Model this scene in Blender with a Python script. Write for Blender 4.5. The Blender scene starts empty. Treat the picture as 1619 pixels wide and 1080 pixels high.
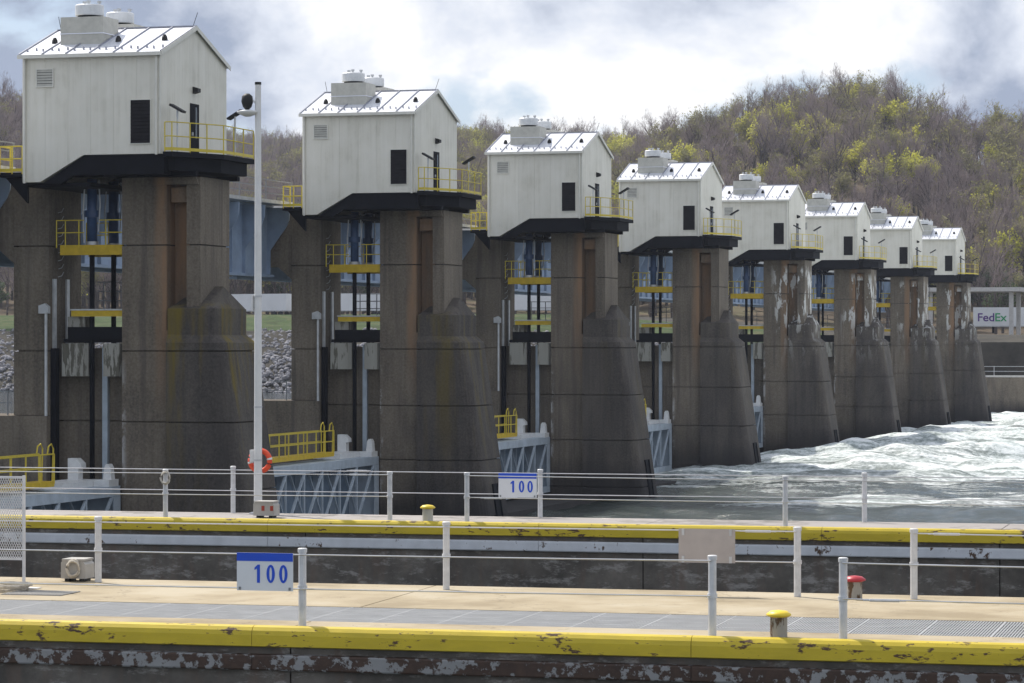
import bpy, bmesh, math, random
import numpy as np
from mathutils import Vector, Matrix
R = math.radians
random.seed(7); np.random.seed(7)
scene = bpy.context.scene
col = scene.collection

# ------------------------------------------------------------------ camera
F_PX = 4850.0
TH = math.atan(1394 / F_PX)                  # the dam axis (+Y) lies this far right of the view axis
CAM_Z = 10.5                                 # metres above the tailwater
cam_d = bpy.data.cameras.new('camera'); cam = bpy.data.objects.new('camera', cam_d); col.objects.link(cam)
cam.location = (0, 0, CAM_Z); cam.rotation_euler = (R(90), 0, TH)
cam_d.sensor_width = 36; cam_d.lens = F_PX / 1619 * 36; cam_d.clip_start = 1; cam_d.clip_end = 6000
scene.camera = cam

# ------------------------------------------------------------------ sky and sun
SUN_AZ, SUN_EL = math.atan2(-.837, .547), R(50)      # clockwise from +Y: beyond the dam, upstream side
world = bpy.data.worlds.new('World'); scene.world = world; world.use_nodes = True
def nd(nt, t, **k):
    n = nt.nodes.new(t)
    for a, b in k.items():
        if a == 'inp':
            for i, v in b.items(): n.inputs[i].default_value = v
        else: setattr(n, a, b)
    return n
def ramp(nt, src, stops, interp='LINEAR'):
    n = nt.nodes.new('ShaderNodeValToRGB'); e = n.color_ramp.elements
    n.color_ramp.interpolation = interp
    while len(e) < len(stops): e.new(0.5)
    for i, (p, c) in enumerate(stops):
        e[i].position = p; e[i].color = c if len(c) == 4 else (*c, 1)
    nt.links.new(src, n.inputs[0]); return n.outputs[0]
def math_n(nt, op, a, b=None, clamp=False):
    n = nt.nodes.new('ShaderNodeMath'); n.operation = op; n.use_clamp = clamp
    for i, v in enumerate((a, b)):
        if v is None: continue
        if isinstance(v, (int, float)): n.inputs[i].default_value = v
        else: nt.links.new(v, n.inputs[i])
    return n.outputs[0]
def mixc(nt, fac, a, b):
    n = nt.nodes.new('ShaderNodeMix'); n.data_type = 'RGBA'
    for s, v in ((n.inputs[0], fac), (n.inputs[6], a), (n.inputs[7], b)):
        if isinstance(v, (int, float)): s.default_value = v
        elif isinstance(v, tuple): s.default_value = v if len(v) == 4 else (*v, 1)
        else: nt.links.new(v, s)
    return n.outputs[2]
def build_world():
    nt = world.node_tree; nt.nodes.clear(); L = nt.links.new
    out = nd(nt, 'ShaderNodeOutputWorld'); bg = nd(nt, 'ShaderNodeBackground'); bg.inputs[1].default_value = 0.10
    sky = nd(nt, 'ShaderNodeTexSky', sky_type='NISHITA', sun_disc=False, sun_elevation=SUN_EL, sun_rotation=SUN_AZ, air_density=1.0, dust_density=1.5)
    tc = nd(nt, 'ShaderNodeTexCoord'); sp = nd(nt, 'ShaderNodeSeparateXYZ'); L(tc.outputs['Generated'], sp.inputs[0])
    den = math_n(nt, 'ADD', math_n(nt, 'MAXIMUM', sp.outputs[2], 0.0), 0.60)
    cb = nd(nt, 'ShaderNodeCombineXYZ')
    L(math_n(nt, 'DIVIDE', sp.outputs[0], den), cb.inputs[0]); L(math_n(nt, 'DIVIDE', sp.outputs[1], den), cb.inputs[1]); cb.inputs[2].default_value = 3.1
    n1 = nd(nt, 'ShaderNodeTexNoise', inp={'Scale': 6.0, 'Detail': 11, 'Roughness': .54, 'Distortion': .15}); L(cb.outputs[0], n1.inputs['Vector'])
    n2 = nd(nt, 'ShaderNodeTexNoise', inp={'Scale': 5.5, 'Detail': 9, 'Roughness': .58, 'Distortion': .2})
    mp = nd(nt, 'ShaderNodeMapping'); mp.inputs['Location'].default_value = (4.3, 1.7, 0); L(cb.outputs[0], mp.inputs[0]); L(mp.outputs[0], n2.inputs['Vector'])
    cover = ramp(nt, n1.outputs[0], [(.44, (0, 0, 0)), (.50, (1, 1, 1))])
    shade = ramp(nt, n2.outputs[0], [(.36, (2.7, 3.2, 4.3)), (.46, (6.2, 6.6, 7.4)), (.55, (9.0, 9.0, 9.0))])
    thin = mixc(nt, 0.45, sky.outputs[0], (3.6, 5.0, 7.6))
    L(mixc(nt, cover, thin, shade), bg.inputs[0]); L(bg.outputs[0], out.inputs[0])
build_world()
sun_d = bpy.data.lights.new('sun', 'SUN'); sun = bpy.data.objects.new('sun', sun_d); col.objects.link(sun)
sun_d.energy = 4.4; sun_d.angle = R(0.6); sun_d.color = (1, .95, .87)
sdir = Vector((math.sin(SUN_AZ) * math.cos(SUN_EL), math.cos(SUN_AZ) * math.cos(SUN_EL), math.sin(SUN_EL)))
sun.rotation_euler = sdir.to_track_quat('Z', 'Y').to_euler(); sun.location = (-60, 120, 120)
scene.view_settings.view_transform = 'Standard'; scene.view_settings.look = 'None'
scene.view_settings.gamma = 1; scene.view_settings.exposure = 0.30; scene.view_settings.use_curve_mapping = False

# ------------------------------------------------------------------ materials
M = {}
def new_mat(name, rough=.7, metal=0.0, spec=.4):
    m = bpy.data.materials.new(name); m.use_nodes = True; nt = m.node_tree
    b = nt.nodes['Principled BSDF']; b.inputs['Roughness'].default_value = rough; b.inputs['Metallic'].default_value = metal
    b.inputs['Specular IOR Level'].default_value = spec
    M[name] = m
    return m, nt, b
def objco(nt, scale=(1, 1, 1), rnd=True):
    tc = nd(nt, 'ShaderNodeTexCoord'); mp = nd(nt, 'ShaderNodeMapping'); mp.inputs['Scale'].default_value = scale
    nt.links.new(tc.outputs['Object'], mp.inputs[0])
    if not rnd: return mp.outputs[0]
    oi = nd(nt, 'ShaderNodeObjectInfo'); va = nd(nt, 'ShaderNodeVectorMath', operation='ADD')
    sc = nd(nt, 'ShaderNodeVectorMath', operation='SCALE'); sc.inputs['Scale'].default_value = .37
    nt.links.new(oi.outputs['Location'], sc.inputs[0]); nt.links.new(sc.outputs[0], va.inputs[1]); nt.links.new(mp.outputs[0], va.inputs[0])
    return va.outputs[0]
def noise(nt, vec, scale, detail=5, rough=.6):
    n = nd(nt, 'ShaderNodeTexNoise', inp={'Scale': scale, 'Detail': detail, 'Roughness': rough}); nt.links.new(vec, n.inputs['Vector']); return n.outputs[0]
def bump(nt, b, h, strength=.3, dist=.02):
    n = nd(nt, 'ShaderNodeBump'); n.inputs['Strength'].default_value = strength; n.inputs['Distance'].default_value = dist
    nt.links.new(h, n.inputs['Height']); nt.links.new(n.outputs[0], b.inputs['Normal'])
def simple(name, c, rough=.6, metal=0., var=.12, scale=3., spec=.4):
    m, nt, b = new_mat(name, rough, metal, spec)
    f = noise(nt, objco(nt), scale)
    lo = tuple(v * (1 - var) for v in c); hi = tuple(min(1, v * (1 + var)) for v in c)
    nt.links.new(ramp(nt, f, [(.3, lo), (.7, hi)]), b.inputs['Base Color']); return m
def chipped(name, paint, under, amount, scale=6., rough=.5, stretch=(1, 1, 1), dirt=None):
    """paint with rust or bare patches showing where noise passes a threshold"""
    m, nt, b = new_mat(name, rough)
    v = objco(nt, stretch); f = noise(nt, v, scale, 8, .65); g = noise(nt, v, scale * .22, 3)
    k = math_n(nt, 'ADD', f, math_n(nt, 'MULTIPLY', math_n(nt, 'SUBTRACT', g, .5), .6))
    mask = ramp(nt, k, [(1 - amount - .02, (0, 0, 0)), (1 - amount + .03, (1, 1, 1))])
    pc = ramp(nt, noise(nt, v, scale * .5, 4), [(.3, tuple(x * .82 for x in paint)), (.7, paint)])
    uc = ramp(nt, f, [(.4, tuple(x * .5 for x in under)), (.75, under)])
    nt.links.new(mixc(nt, mask, pc, uc), b.inputs['Base Color']); bump(nt, b, f, .25, .01); return m
def cladding():
    m, nt, b = new_mat('panel_cream', .5); oi = nd(nt, 'ShaderNodeObjectInfo')
    st = noise(nt, objco(nt, (2.5, 2.5, .12)), 1.6, 7, .65); bl = noise(nt, objco(nt), .7, 5)
    c = ramp(nt, math_n(nt, 'ADD', math_n(nt, 'MULTIPLY', st, .5), math_n(nt, 'MULTIPLY', bl, .5)), [(.36, (.60, .57, .48)), (.48, (.70, .67, .58)), (.62, (.75, .72, .635))])
    hs = nd(nt, 'ShaderNodeHueSaturation'); nt.links.new(c, hs.inputs['Color']); nt.links.new(math_n(nt, 'ADD', math_n(nt, 'MULTIPLY', oi.outputs['Random'], .06), .95), hs.inputs['Value'])
    nt.links.new(hs.outputs[0], b.inputs['Base Color']); bump(nt, b, bl, .15, .02)
cladding()
simple('trim_cream', (.68, .66, .59), .5, var=.06)
simple('roof_metal', (.74, .75, .80), .38, .35, var=.05, scale=1.2)
simple('roof_seam', (.30, .31, .36), .5, .3)
simple('galvanised', (.52, .53, .54), .5, .5, var=.15)
simple('vent_white', (.66, .67, .68), .5, .1, var=.1)
simple('curb_beige', (.46, .45, .40), .7)
simple('black_steel', (.007, .008, .012), .8, var=.3, spec=.12)
simple('dark_louver', (.014, .013, .015), .8, var=.3, spec=.15)
simple('black_rubber', (.012, .012, .013), .6)
simple('glass_dark', (.03, .04, .05), .12)
simple('yellow_rail', (.60, .47, .045), .5, var=.1)
simple('yellow_beam', (.56, .38, .02), .55, var=.15)
simple('blue_cylinder', (.035, .075, .17), .4, var=.2)
simple('gate_skin', (.17, .23, .30), .7)
simple('gate_blue', (.40, .46, .52), .6, var=.16, scale=1.5)
simple('bridge_blue', (.25, .32, .43), .6, var=.18, scale=.8)
simple('white_paint', (.66, .66, .65), .5, var=.08)
simple('post_white', (.58, .58, .585), .5, var=.12, scale=8)
simple('cable_steel', (.55, .55, .56), .4, .6)
simple('grey_rail', (.22, .23, .24), .6)
simple('sign_white', (.70, .71, .72), .4, var=.03)
simple('sign_blue', (.012, .075, .55), .4, var=.04)
simple('sign_back', (.40, .36, .34), .6, var=.07, scale=5)
simple('box_grey', (.40, .38, .35), .6, var=.1)
simple('rope', (.55, .50, .42), .9, var=.2, scale=20)
simple('ring_orange', (.75, .085, .03), .5, var=.08)
simple('mark_red', (.35, .05, .03), .6)
simple('bollard_red', (.42, .03, .045), .4, var=.1)
simple('bollard_yellow', (.75, .55, .04), .45, var=.1)
chipped('bollard_body', (.34, .32, .28), (.13, .075, .035), .50, 9, .7, (1, 1, .35))
chipped('coping_yellow', (.60, .45, .025), (.10, .05, .025), .385, 11, .45, (.45, 1, 1.3))
chipped('strip_far', (.60, .62, .66), (.09, .05, .03), .36, 7, .5, (.8, 1, .6))
chipped('strip_near', (.27, .27, .27), (.075, .042, .028), .54, 16, .6, (.5, 1, .5))
chipped('deck_far', (.34, .31, .29), (.27, .245, .22), .45, 1.3, .85)
simple('grating', (.42, .42, .42), .5, .1, var=.1)
simple('grating_bed', (.20, .20, .20), .9)
simple('trailer_white', (.70, .71, .72), .5, var=.05, scale=.5)
simple('lettering_purple', (.09, .03, .22), .5); simple('lettering_green', (.02, .32, .12), .5)
simple('canopy_grey', (.50, .48, .46), .7)
simple('tyre', (.015, .015, .015), .8)
simple('stone', (.21, .205, .22), .9, var=.4, scale=.3)
simple('bark', (.075, .06, .055), .95, var=.3, scale=.4)
simple('twig', (.25, .20, .195), .95, var=.25, scale=.15)
simple('twig_olive', (.22, .19, .13), .95, var=.25, scale=.15)
def leaf_mat(name, c):
    m = simple(name, c, .8, var=.3, scale=.3); nt = m.node_tree; b = nt.nodes['Principled BSDF']
    tr = nd(nt, 'ShaderNodeBsdfTranslucent'); mx = nd(nt, 'ShaderNodeMixShader'); mx.inputs[0].default_value = .45
    nt.links.new(b.inputs['Base Color'].links[0].from_socket, tr.inputs[0]); nt.links.new(b.outputs[0], mx.inputs[1]); nt.links.new(tr.outputs[0], mx.inputs[2])
    nt.links.new(mx.outputs[0], nt.nodes['Material Output'].inputs[0])
leaf_mat('leaf_spring', (.50, .49, .085)); leaf_mat('leaf_olive', (.26, .25, .10)); leaf_mat('leaf_green', (.08, .12, .05))
simple('car_red', (.4, .03, .03), .35); simple('container_teal', (.12, .35, .33), .6)

def concrete_deck():
    m, nt, b = new_mat('deck_concrete', .85)
    v = objco(nt); a = noise(nt, v, .5, 6); f = noise(nt, v, 30, 4)
    base = ramp(nt, a, [(.36, (.26, .205, .125)), (.5, (.355, .29, .19)), (.64, (.41, .35, .25))])
    spots = ramp(nt, noise(nt, objco(nt, (.4, 1.2, 1)), 1.6, 7, .7), [(.66, (0, 0, 0)), (.72, (1, 1, 1))])
    c = mixc(nt, math_n(nt, 'MULTIPLY', spots, .6), base, (.48, .45, .41))
    rust = ramp(nt, noise(nt, objco(nt, (.35, 1, 1)), .9, 6, .7), [(.62, (0, 0, 0)), (.75, (1, 1, 1))])
    c = mixc(nt, math_n(nt, 'MULTIPLY', rust, .5), c, (.30, .16, .08))
    vo = nd(nt, 'ShaderNodeTexVoronoi', feature='DISTANCE_TO_EDGE', inp={'Scale': .38}); dv = nd(nt, 'ShaderNodeVectorMath', operation='ADD'); nt.links.new(v, dv.inputs[0])
    wn = nd(nt, 'ShaderNodeTexNoise', inp={'Scale': 2.2, 'Detail': 5}); nt.links.new(v, wn.inputs['Vector']); nt.links.new(wn.outputs[1], dv.inputs[1]); nt.links.new(dv.outputs[0], vo.inputs['Vector'])
    c = mixc(nt, math_n(nt, 'MULTIPLY', ramp(nt, vo.outputs[0], [(.0, (1, 1, 1)), (.006, (0, 0, 0))]), .55), c, (.10, .075, .05))
    dk = ramp(nt, noise(nt, v, 2.6, 8, .7), [(.60, (0, 0, 0)), (.70, (1, 1, 1))])
    c = mixc(nt, math_n(nt, 'MULTIPLY', dk, .35), c, (.17, .13, .09))
    nt.links.new(c, b.inputs['Base Color']); bump(nt, b, f, .3, .004)
concrete_deck()
def concrete_wall():
    m, nt, b = new_mat('wall_concrete', .92)
    v = objco(nt); a = noise(nt, v, .8, 8, .7); st = noise(nt, objco(nt, (3, 3, .5)), 1.2, 6, .65)
    base = ramp(nt, a, [(.3, (.05, .045, .04)), (.5, (.105, .094, .082)), (.72, (.18, .16, .14))])
    base = mixc(nt, math_n(nt, 'MULTIPLY', ramp(nt, st, [(.5, (0, 0, 0)), (.75, (1, 1, 1))]), .6), base, (.15, .10, .075))
    sc = ramp(nt, noise(nt, objco(nt, (.8, 1, 2.2)), 1.9, 10, .78), [(.53, (0, 0, 0)), (.64, (1, 1, 1))])
    c = mixc(nt, math_n(nt, 'MULTIPLY', sc, .65), base, (.36, .34, .32))
    nt.links.new(c, b.inputs['Base Color']); bump(nt, b, a, .5, .03)
concrete_wall()
def pier_mat(name, kind, droppings):
    """weathered concrete; kind: main, block (mossy, darker), groove (rust stained)"""
    m, nt, b = new_mat(name, .92, spec=.25)
    L = nt.links.new
    tc = nd(nt, 'ShaderNodeTexCoord'); sp = nd(nt, 'ShaderNodeSeparateXYZ'); L(tc.outputs['Object'], sp.inputs[0])
    X, Y, Z = sp.outputs
    big = noise(nt, objco(nt, (.5, .5, .25)), .9, 6, .6)
    streak = noise(nt, objco(nt, (1.7, 1.7, .09)), 1.1, 7, .62)
    fine = noise(nt, objco(nt), 9, 6, .7)
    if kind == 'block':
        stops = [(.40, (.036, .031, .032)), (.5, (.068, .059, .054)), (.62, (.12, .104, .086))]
    else:
        stops = [(.40, (.095, .078, .062)), (.5, (.175, .143, .107)), (.62, (.26, .215, .165))]
    c = ramp(nt, math_n(nt, 'ADD', math_n(nt, 'MULTIPLY', big, .5), math_n(nt, 'MULTIPLY', streak, .5)), stops)
    c = mixc(nt, .35 if kind != 'block' else .2, c, mixc(nt, ramp(nt, fine, [(.35, (0, 0, 0)), (.65, (1, 1, 1))]), (.05, .045, .04), (.26, .23, .19)))
    dark = ramp(nt, streak, [(.52, (0, 0, 0)), (.66, (1, 1, 1))])
    c = mixc(nt, math_n(nt, 'MULTIPLY', dark, .55), c, (.045, .040, .040))
    if kind != 'block':      # rust-coloured run beside and inside the bulkhead groove
        d = math_n(nt, 'ABSOLUTE', math_n(nt, 'ADD', X, 52.2 if kind == 'main' else 51.6))
        w = ramp(nt, d, [(.0, (1, 1, 1)), (.32 if kind == 'main' else .5, (.7, .7, .7)), (.5 if kind == 'main' else .75, (0, 0, 0))])
        wob = ramp(nt, noise(nt, objco(nt, (1, 1, .15)), 1.5, 5), [(.35, (.25, .25, .25)), (.6, (1, 1, 1))])
        hi = ramp(nt, math_n(nt, 'DIVIDE', Z, 18.), [(.40, (0, 0, 0)), (.62, (1, 1, 1))])
        c = mixc(nt, math_n(nt, 'MULTIPLY', math_n(nt, 'MULTIPLY', w, wob), math_n(nt, 'MULTIPLY', hi, .95)), c, (.29, .175, .10))
        lime = math_n(nt, 'MULTIPLY', ramp(nt, math_n(nt, 'ADD', X, 54.18), [(.0, (0, 0, 0)), (.02, (1, 1, 1)), (.25, (0, 0, 0))]), ramp(nt, noise(nt, objco(nt, (1, 1, .6)), 1.4, 7, .7), [(.5, (0, 0, 0)), (.6, (1, 1, 1))]))
        lo = ramp(nt, math_n(nt, 'DIVIDE', Z, 18.), [(.45, (1, 1, 1)), (.56, (0, 0, 0))])
        if kind == 'main': c = mixc(nt, math_n(nt, 'MULTIPLY', math_n(nt, 'MULTIPLY', lime, lo), .75), c, (.5, .5, .5))
    else:
        moss = ramp(nt, noise(nt, objco(nt, (1.2, 1.2, .12)), .8, 6, .6), [(.50, (0, 0, 0)), (.66, (1, 1, 1))])
        mh = ramp(nt, math_n(nt, 'DIVIDE', Z, 18.), [(.12, (0, 0, 0)), (.5, (1, 1, 1)), (.665, (1, 1, 1)), (.68, (.1, .1, .1))])
        oi = nd(nt, 'ShaderNodeObjectInfo'); so = nd(nt, 'ShaderNodeSeparateXYZ'); L(oi.outputs['Location'], so.inputs[0])
        near = ramp(nt, math_n(nt, 'DIVIDE', so.outputs[1], 300.), [(.40, (1, 1, 1)), (.70, (.12, .12, .12))])
        c = mixc(nt, math_n(nt, 'MULTIPLY', math_n(nt, 'MULTIPLY', moss, mh), math_n(nt, 'MULTIPLY', near, .9)), c, (.17, .125, .018))
    wet = ramp(nt, math_n(nt, 'ADD', math_n(nt, 'DIVIDE', Z, 18.), math_n(nt, 'MULTIPLY', big, .06)), [(.10, (1, 1, 1)), (.19, (0, 0, 0))])
    c = mixc(nt, math_n(nt, 'MULTIPLY', wet, .75), c, (.022, .021, .024))
    if droppings:
        dn = ramp(nt, noise(nt, objco(nt, (1.6, 1.6, .42)), 1.0, 9, .66), [(.545, (0, 0, 0)), (.575, (1, 1, 1))])
        dh = ramp(nt, math_n(nt, 'DIVIDE', Z, 18.), [(.45, (0, 0, 0)), (.62, (.25, .25, .25)), (.72, (.9, .9, .9)), (.93, (1, 1, 1)), (.965, (0, 0, 0))])
        dx = ramp(nt, math_n(nt, 'ADD', X, 53.6), [(.0, (0, 0, 0)), (.8, (1, 1, 1))])
        c = mixc(nt, math_n(nt, 'MULTIPLY', math_n(nt, 'MULTIPLY', dn, dh), dx), c, (.62, .62, .60))
    L(c, b.inputs['Base Color']); bump(nt, b, fine, .5, .03)
for dr in (0, 1):
    for k in ('main', 'block', 'groove'): pier_mat('pier_%s%s' % (k, '_d' if dr else ''), k, dr)
chipped('counterweight', (.36, .35, .31), (.16, .15, .12), .45, 2.5, .9, (1.5, 1.5, .25))

def water_mat():
    m, nt, b = new_mat('foam_water', .12)
    L = nt.links.new
    at = nd(nt, 'ShaderNodeAttribute'); at.attribute_name = 'foam'
    tc = nd(nt, 'ShaderNodeTexCoord'); mp = nd(nt, 'ShaderNodeMapping'); mp.inputs['Scale'].default_value = (.22, 1.3, 1); mp.inputs['Rotation'].default_value = (0, 0, R(12)); L(tc.outputs['Object'], mp.inputs[0])
    a = noise(nt, mp.outputs[0], .55, 9, .68); f = noise(nt, tc.outputs['Object'], 2.6, 7, .7)
    k = math_n(nt, 'ADD', math_n(nt, 'ADD', math_n(nt, 'MULTIPLY', a, .9), math_n(nt, 'MULTIPLY', f, .45)), at.outputs['Fac'])
    mask = ramp(nt, k, [(.98 * .5, (0, 0, 0)), (1.0, (1, 1, 1))])
    mask = ramp(nt, math_n(nt, 'MULTIPLY', k, .5), [(.46, (0, 0, 0)), (.60, (1, 1, 1))])
    tone = ramp(nt, math_n(nt, 'ADD', math_n(nt, 'MULTIPLY', a, .6), math_n(nt, 'MULTIPLY', f, .4)), [(.36, (.20, .25, .23)), (.47, (.48, .53, .52)), (.58, (.80, .82, .82))])
    L(mixc(nt, mask, (.030, .042, .036), tone), b.inputs['Base Color'])
    L(ramp(nt, mask, [(0, (.12, .12, .12)), (.5, (.8, .8, .8))]), b.inputs['Roughness'])
    bump(nt, b, math_n(nt, 'ADD', f, a), .6, .25)
water_mat()
def calm_water():
    m, nt, b = new_mat('calm_water', .08)
    tc = nd(nt, 'ShaderNodeTexCoord'); b.inputs['Base Color'].default_value = (.035, .05, .05, 1)
    bump(nt, b, noise(nt, tc.outputs['Object'], .8, 6), .35, .15)
calm_water()
def ground_mat(name, stops, scale):
    m, nt, b = new_mat(name, .95, spec=.1); tc = nd(nt, 'ShaderNodeTexCoord')
    n = noise(nt, tc.outputs['Object'], scale, 8, .65)
    nt.links.new(ramp(nt, n, stops), b.inputs['Base Color']); bump(nt, b, n, .5, .5)
ground_mat('leaf_litter', [(.3, (.06, .05, .038)), (.5, (.115, .088, .062)), (.7, (.12, .12, .06))], .05)
ground_mat('bank_earth', [(.3, (.03, .028, .025)), (.5, (.06, .055, .047)), (.7, (.09, .082, .066))], .25)
ground_mat('grass', [(.35, (.04, .05, .022)), (.5, (.05, .078, .028)), (.65, (.09, .09, .045))], .3)

# ------------------------------------------------------------------ mesh helpers
class MB:
    def __init__(s): s.v = []; s.f = []
    def add(s, vs, fs):
        o = len(s.v); s.v += [tuple(p) for p in vs]; s.f += [tuple(i + o for i in q) for q in fs]; return s
    def box(s, x0, x1, y0, y1, z0, z1):
        x0, x1 = sorted((x0, x1)); y0, y1 = sorted((y0, y1)); z0, z1 = sorted((z0, z1))
        return s.add([(x0, y0, z0), (x1, y0, z0), (x1, y1, z0), (x0, y1, z0), (x0, y0, z1), (x1, y0, z1), (x1, y1, z1), (x0, y1, z1)],
                     [(0, 3, 2, 1), (4, 5, 6, 7), (0, 1, 5, 4), (1, 2, 6, 5), (2, 3, 7, 6), (3, 0, 4, 7)])
    def prism(s, poly, axis, a, b):
        """poly: 2D points; axis 'x' -> poly is (y,z), 'y' -> (x,z), 'z' -> (x,y)"""
        def P(p, t): return {'x': (t, p[0], p[1]), 'y': (p[0], t, p[1]), 'z': (p[0], p[1], t)}[axis]
        n = len(poly); area = sum(poly[i][0] * poly[(i + 1) % n][1] - poly[(i + 1) % n][0] * poly[i][1] for i in range(n))
        ccw = area > 0
        if axis == 'y': ccw = not ccw
        if not ccw: poly = poly[::-1]
        vs = [P(p, a) for p in poly] + [P(p, b) for p in poly]
        fs = [tuple(range(n - 1, -1, -1)), tuple(range(n, 2 * n))] + [(i, (i + 1) % n, n + (i + 1) % n, n + i) for i in range(n)]
        if a > b: fs = [q[::-1] for q in fs]
        return s.add(vs, fs)
    def tube(s, pts, r, n=8, cap=True):
        pts = [Vector(p) for p in pts]; rs = r if isinstance(r, (list, tuple)) else [r] * len(pts)
        rings = []; o = len(s.v)
        for i, p in enumerate(pts):
            d = (pts[min(i + 1, len(pts) - 1)] - pts[max(i - 1, 0)]).normalized()
            up = Vector((0, 0, 1)) if abs(d.z) < .95 else Vector((1, 0, 0))
            a = d.cross(up).normalized(); c = d.cross(a).normalized()
            s.v += [tuple(p + (a * math.cos(2 * math.pi * k / n) + c * math.sin(2 * math.pi * k / n)) * rs[i]) for k in range(n)]
        for i in range(len(pts) - 1):
            for k in range(n):
                q = o + i * n; s.f.append((q + k, q + n + k, q + n + (k + 1) % n, q + (k + 1) % n))
        if cap:
            s.f.append(tuple(o + k for k in range(n))); q = o + (len(pts) - 1) * n; s.f.append(tuple(q + k for k in range(n - 1, -1, -1)))
        return s
    def beam(s, p, q, w, h=None):
        """square bar from p to q"""
        p, q = Vector(p), Vector(q); h = h or w; d = (q - p).normalized()
        up = Vector((0, 0, 1)) if abs(d.z) < .95 else Vector((1, 0, 0))
        a = d.cross(up).normalized() * w / 2; c = a.cross(d).normalized() * h / 2
        vs = [t + i * a + j * c for t in (p, q) for i, j in ((-1, -1), (1, -1), (1, 1), (-1, 1))]
        return s.add(vs, [(3, 2, 1, 0), (4, 5, 6, 7), (0, 1, 5, 4), (1, 2, 6, 5), (2, 3, 7, 6), (3, 0, 4, 7)])
    def lathe(s, prof, cx, cy, n=20):
        o = len(s.v)
        for r, z in prof: s.v += [(cx + r * math.cos(2 * math.pi * k / n), cy + r * math.sin(2 * math.pi * k / n), z) for k in range(n)]
        for i in range(len(prof) - 1):
            for k in range(n):
                q = o + i * n; s.f.append((q + k, q + (k + 1) % n, q + n + (k + 1) % n, q + n + k))
        s.f.append(tuple(o + k for k in range(n - 1, -1, -1))); q = o + (len(prof) - 1) * n; s.f.append(tuple(q + k for k in range(n)))
        return s
    def build(s, name, m, parent=None, smooth=False):
        me = bpy.data.meshes.new(name); me.from_pydata(s.v, [], s.f); me.materials.append(M[m])
        if smooth: me.polygons.foreach_set('use_smooth', [True] * len(me.polygons))
        me.update(); o = bpy.data.objects.new(name, me); col.objects.link(o); o.parent = parent; return o
def tag(o, label=None, cat=None, group=None, kind=None):
    for k, v in (('label', label), ('category', cat), ('group', group), ('kind', kind)):
        if v: o[k] = v
    return o
def thing(name, loc=(0, 0, 0), rz=0.):
    o = bpy.data.objects.new(name, None); col.objects.link(o); o.location = loc; o.rotation_euler = (0, 0, rz); o.empty_display_size = .3; return o
KIDS = {}
def clone(o, parent=None, swap=None):
    c = o.copy(); col.objects.link(c); c.parent = parent
    if swap and c.type == 'MESH' and c.data.materials[0].name in swap:
        key = (c.data.name, 'd')
        if key not in KIDS:
            me = c.data.copy(); me.materials[0] = M[swap[c.data.materials[0].name]]; KIDS[key] = me
        c.data = KIDS[key]
    for ch in list(o.children): clone(ch, c, swap)
    return c
ORD = ['', 'first', 'second', 'third', 'fourth', 'fifth', 'sixth', 'seventh', 'eighth']
S_BAY = 36.0; T = 3.5; YP = 125.9; YH = 123.7     # bay length, pier thickness, front of first pier and of its house

# ------------------------------------------------------------------ terrain
def px_dir(px):
    t = (px - 809.5) / F_PX
    return np.array([-math.sin(TH) + t * math.cos(TH), math.cos(TH) + t * math.sin(TH)])
SKY = [(-260, 95), (0, 122), (60, 150), (130, 188), (400, 214), (480, 216), (720, 194), (860, 198), (1000, 202), (1040, 188), (1090, 168), (1180, 142), (1260, 134), (1340, 112), (1400, 114), (1450, 142), (1500, 160), (1560, 168), (1619, 170), (1900, 190)]
RDG = [(-260, 850), (60, 880), (150, 1350), (480, 1400), (640, 1150), (1000, 1000), (1060, 830), (1900, 780)]
def ip(tab, x): return np.interp(x, [a for a, _ in tab], [b for _, b in tab])
def terrace_z(X): return np.interp(X, [-120, -80], [14.6, 11.7])
def ground_z(px, D):
    dr = ip(RDG, px); zr = CAM_Z + (540 - ip(SKY, px)) * dr / F_PX - 15.5
    X = px_dir(px)[0] * D; zb = float(terrace_z(X)); t = (D - 560) / (dr - 560)
    if t < 0: return zb
    if t > 1: return zr - (D - dr) * .25
    s = t * t * (3 - 2 * t); s = .55 * t + .45 * s
    return zb + (zr - zb) * s + 1.5 * math.sin(D * .05 + px * .013) * min(1, t * 5) * (1 - t)
def hills():
    pxs = list(range(-260, 1901, 30)); Ds = list(range(548, 1561, 14)); vs = []; fs = []
    for D in Ds:
        for p in pxs:
            d = px_dir(p); vs.append((d[0] * D, d[1] * D, ground_z(p, D)))
    n = len(pxs)
    for i in range(len(Ds) - 1):
        for j in range(n - 1): a = i * n + j; fs.append((a, a + 1, a + n + 1, a + n))
    mb = MB(); mb.v = vs; mb.f = fs; o = mb.build('hills', 'leaf_litter', smooth=True); tag(o, 'wooded hills beyond the far bank', kind='structure')
hills()
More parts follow.
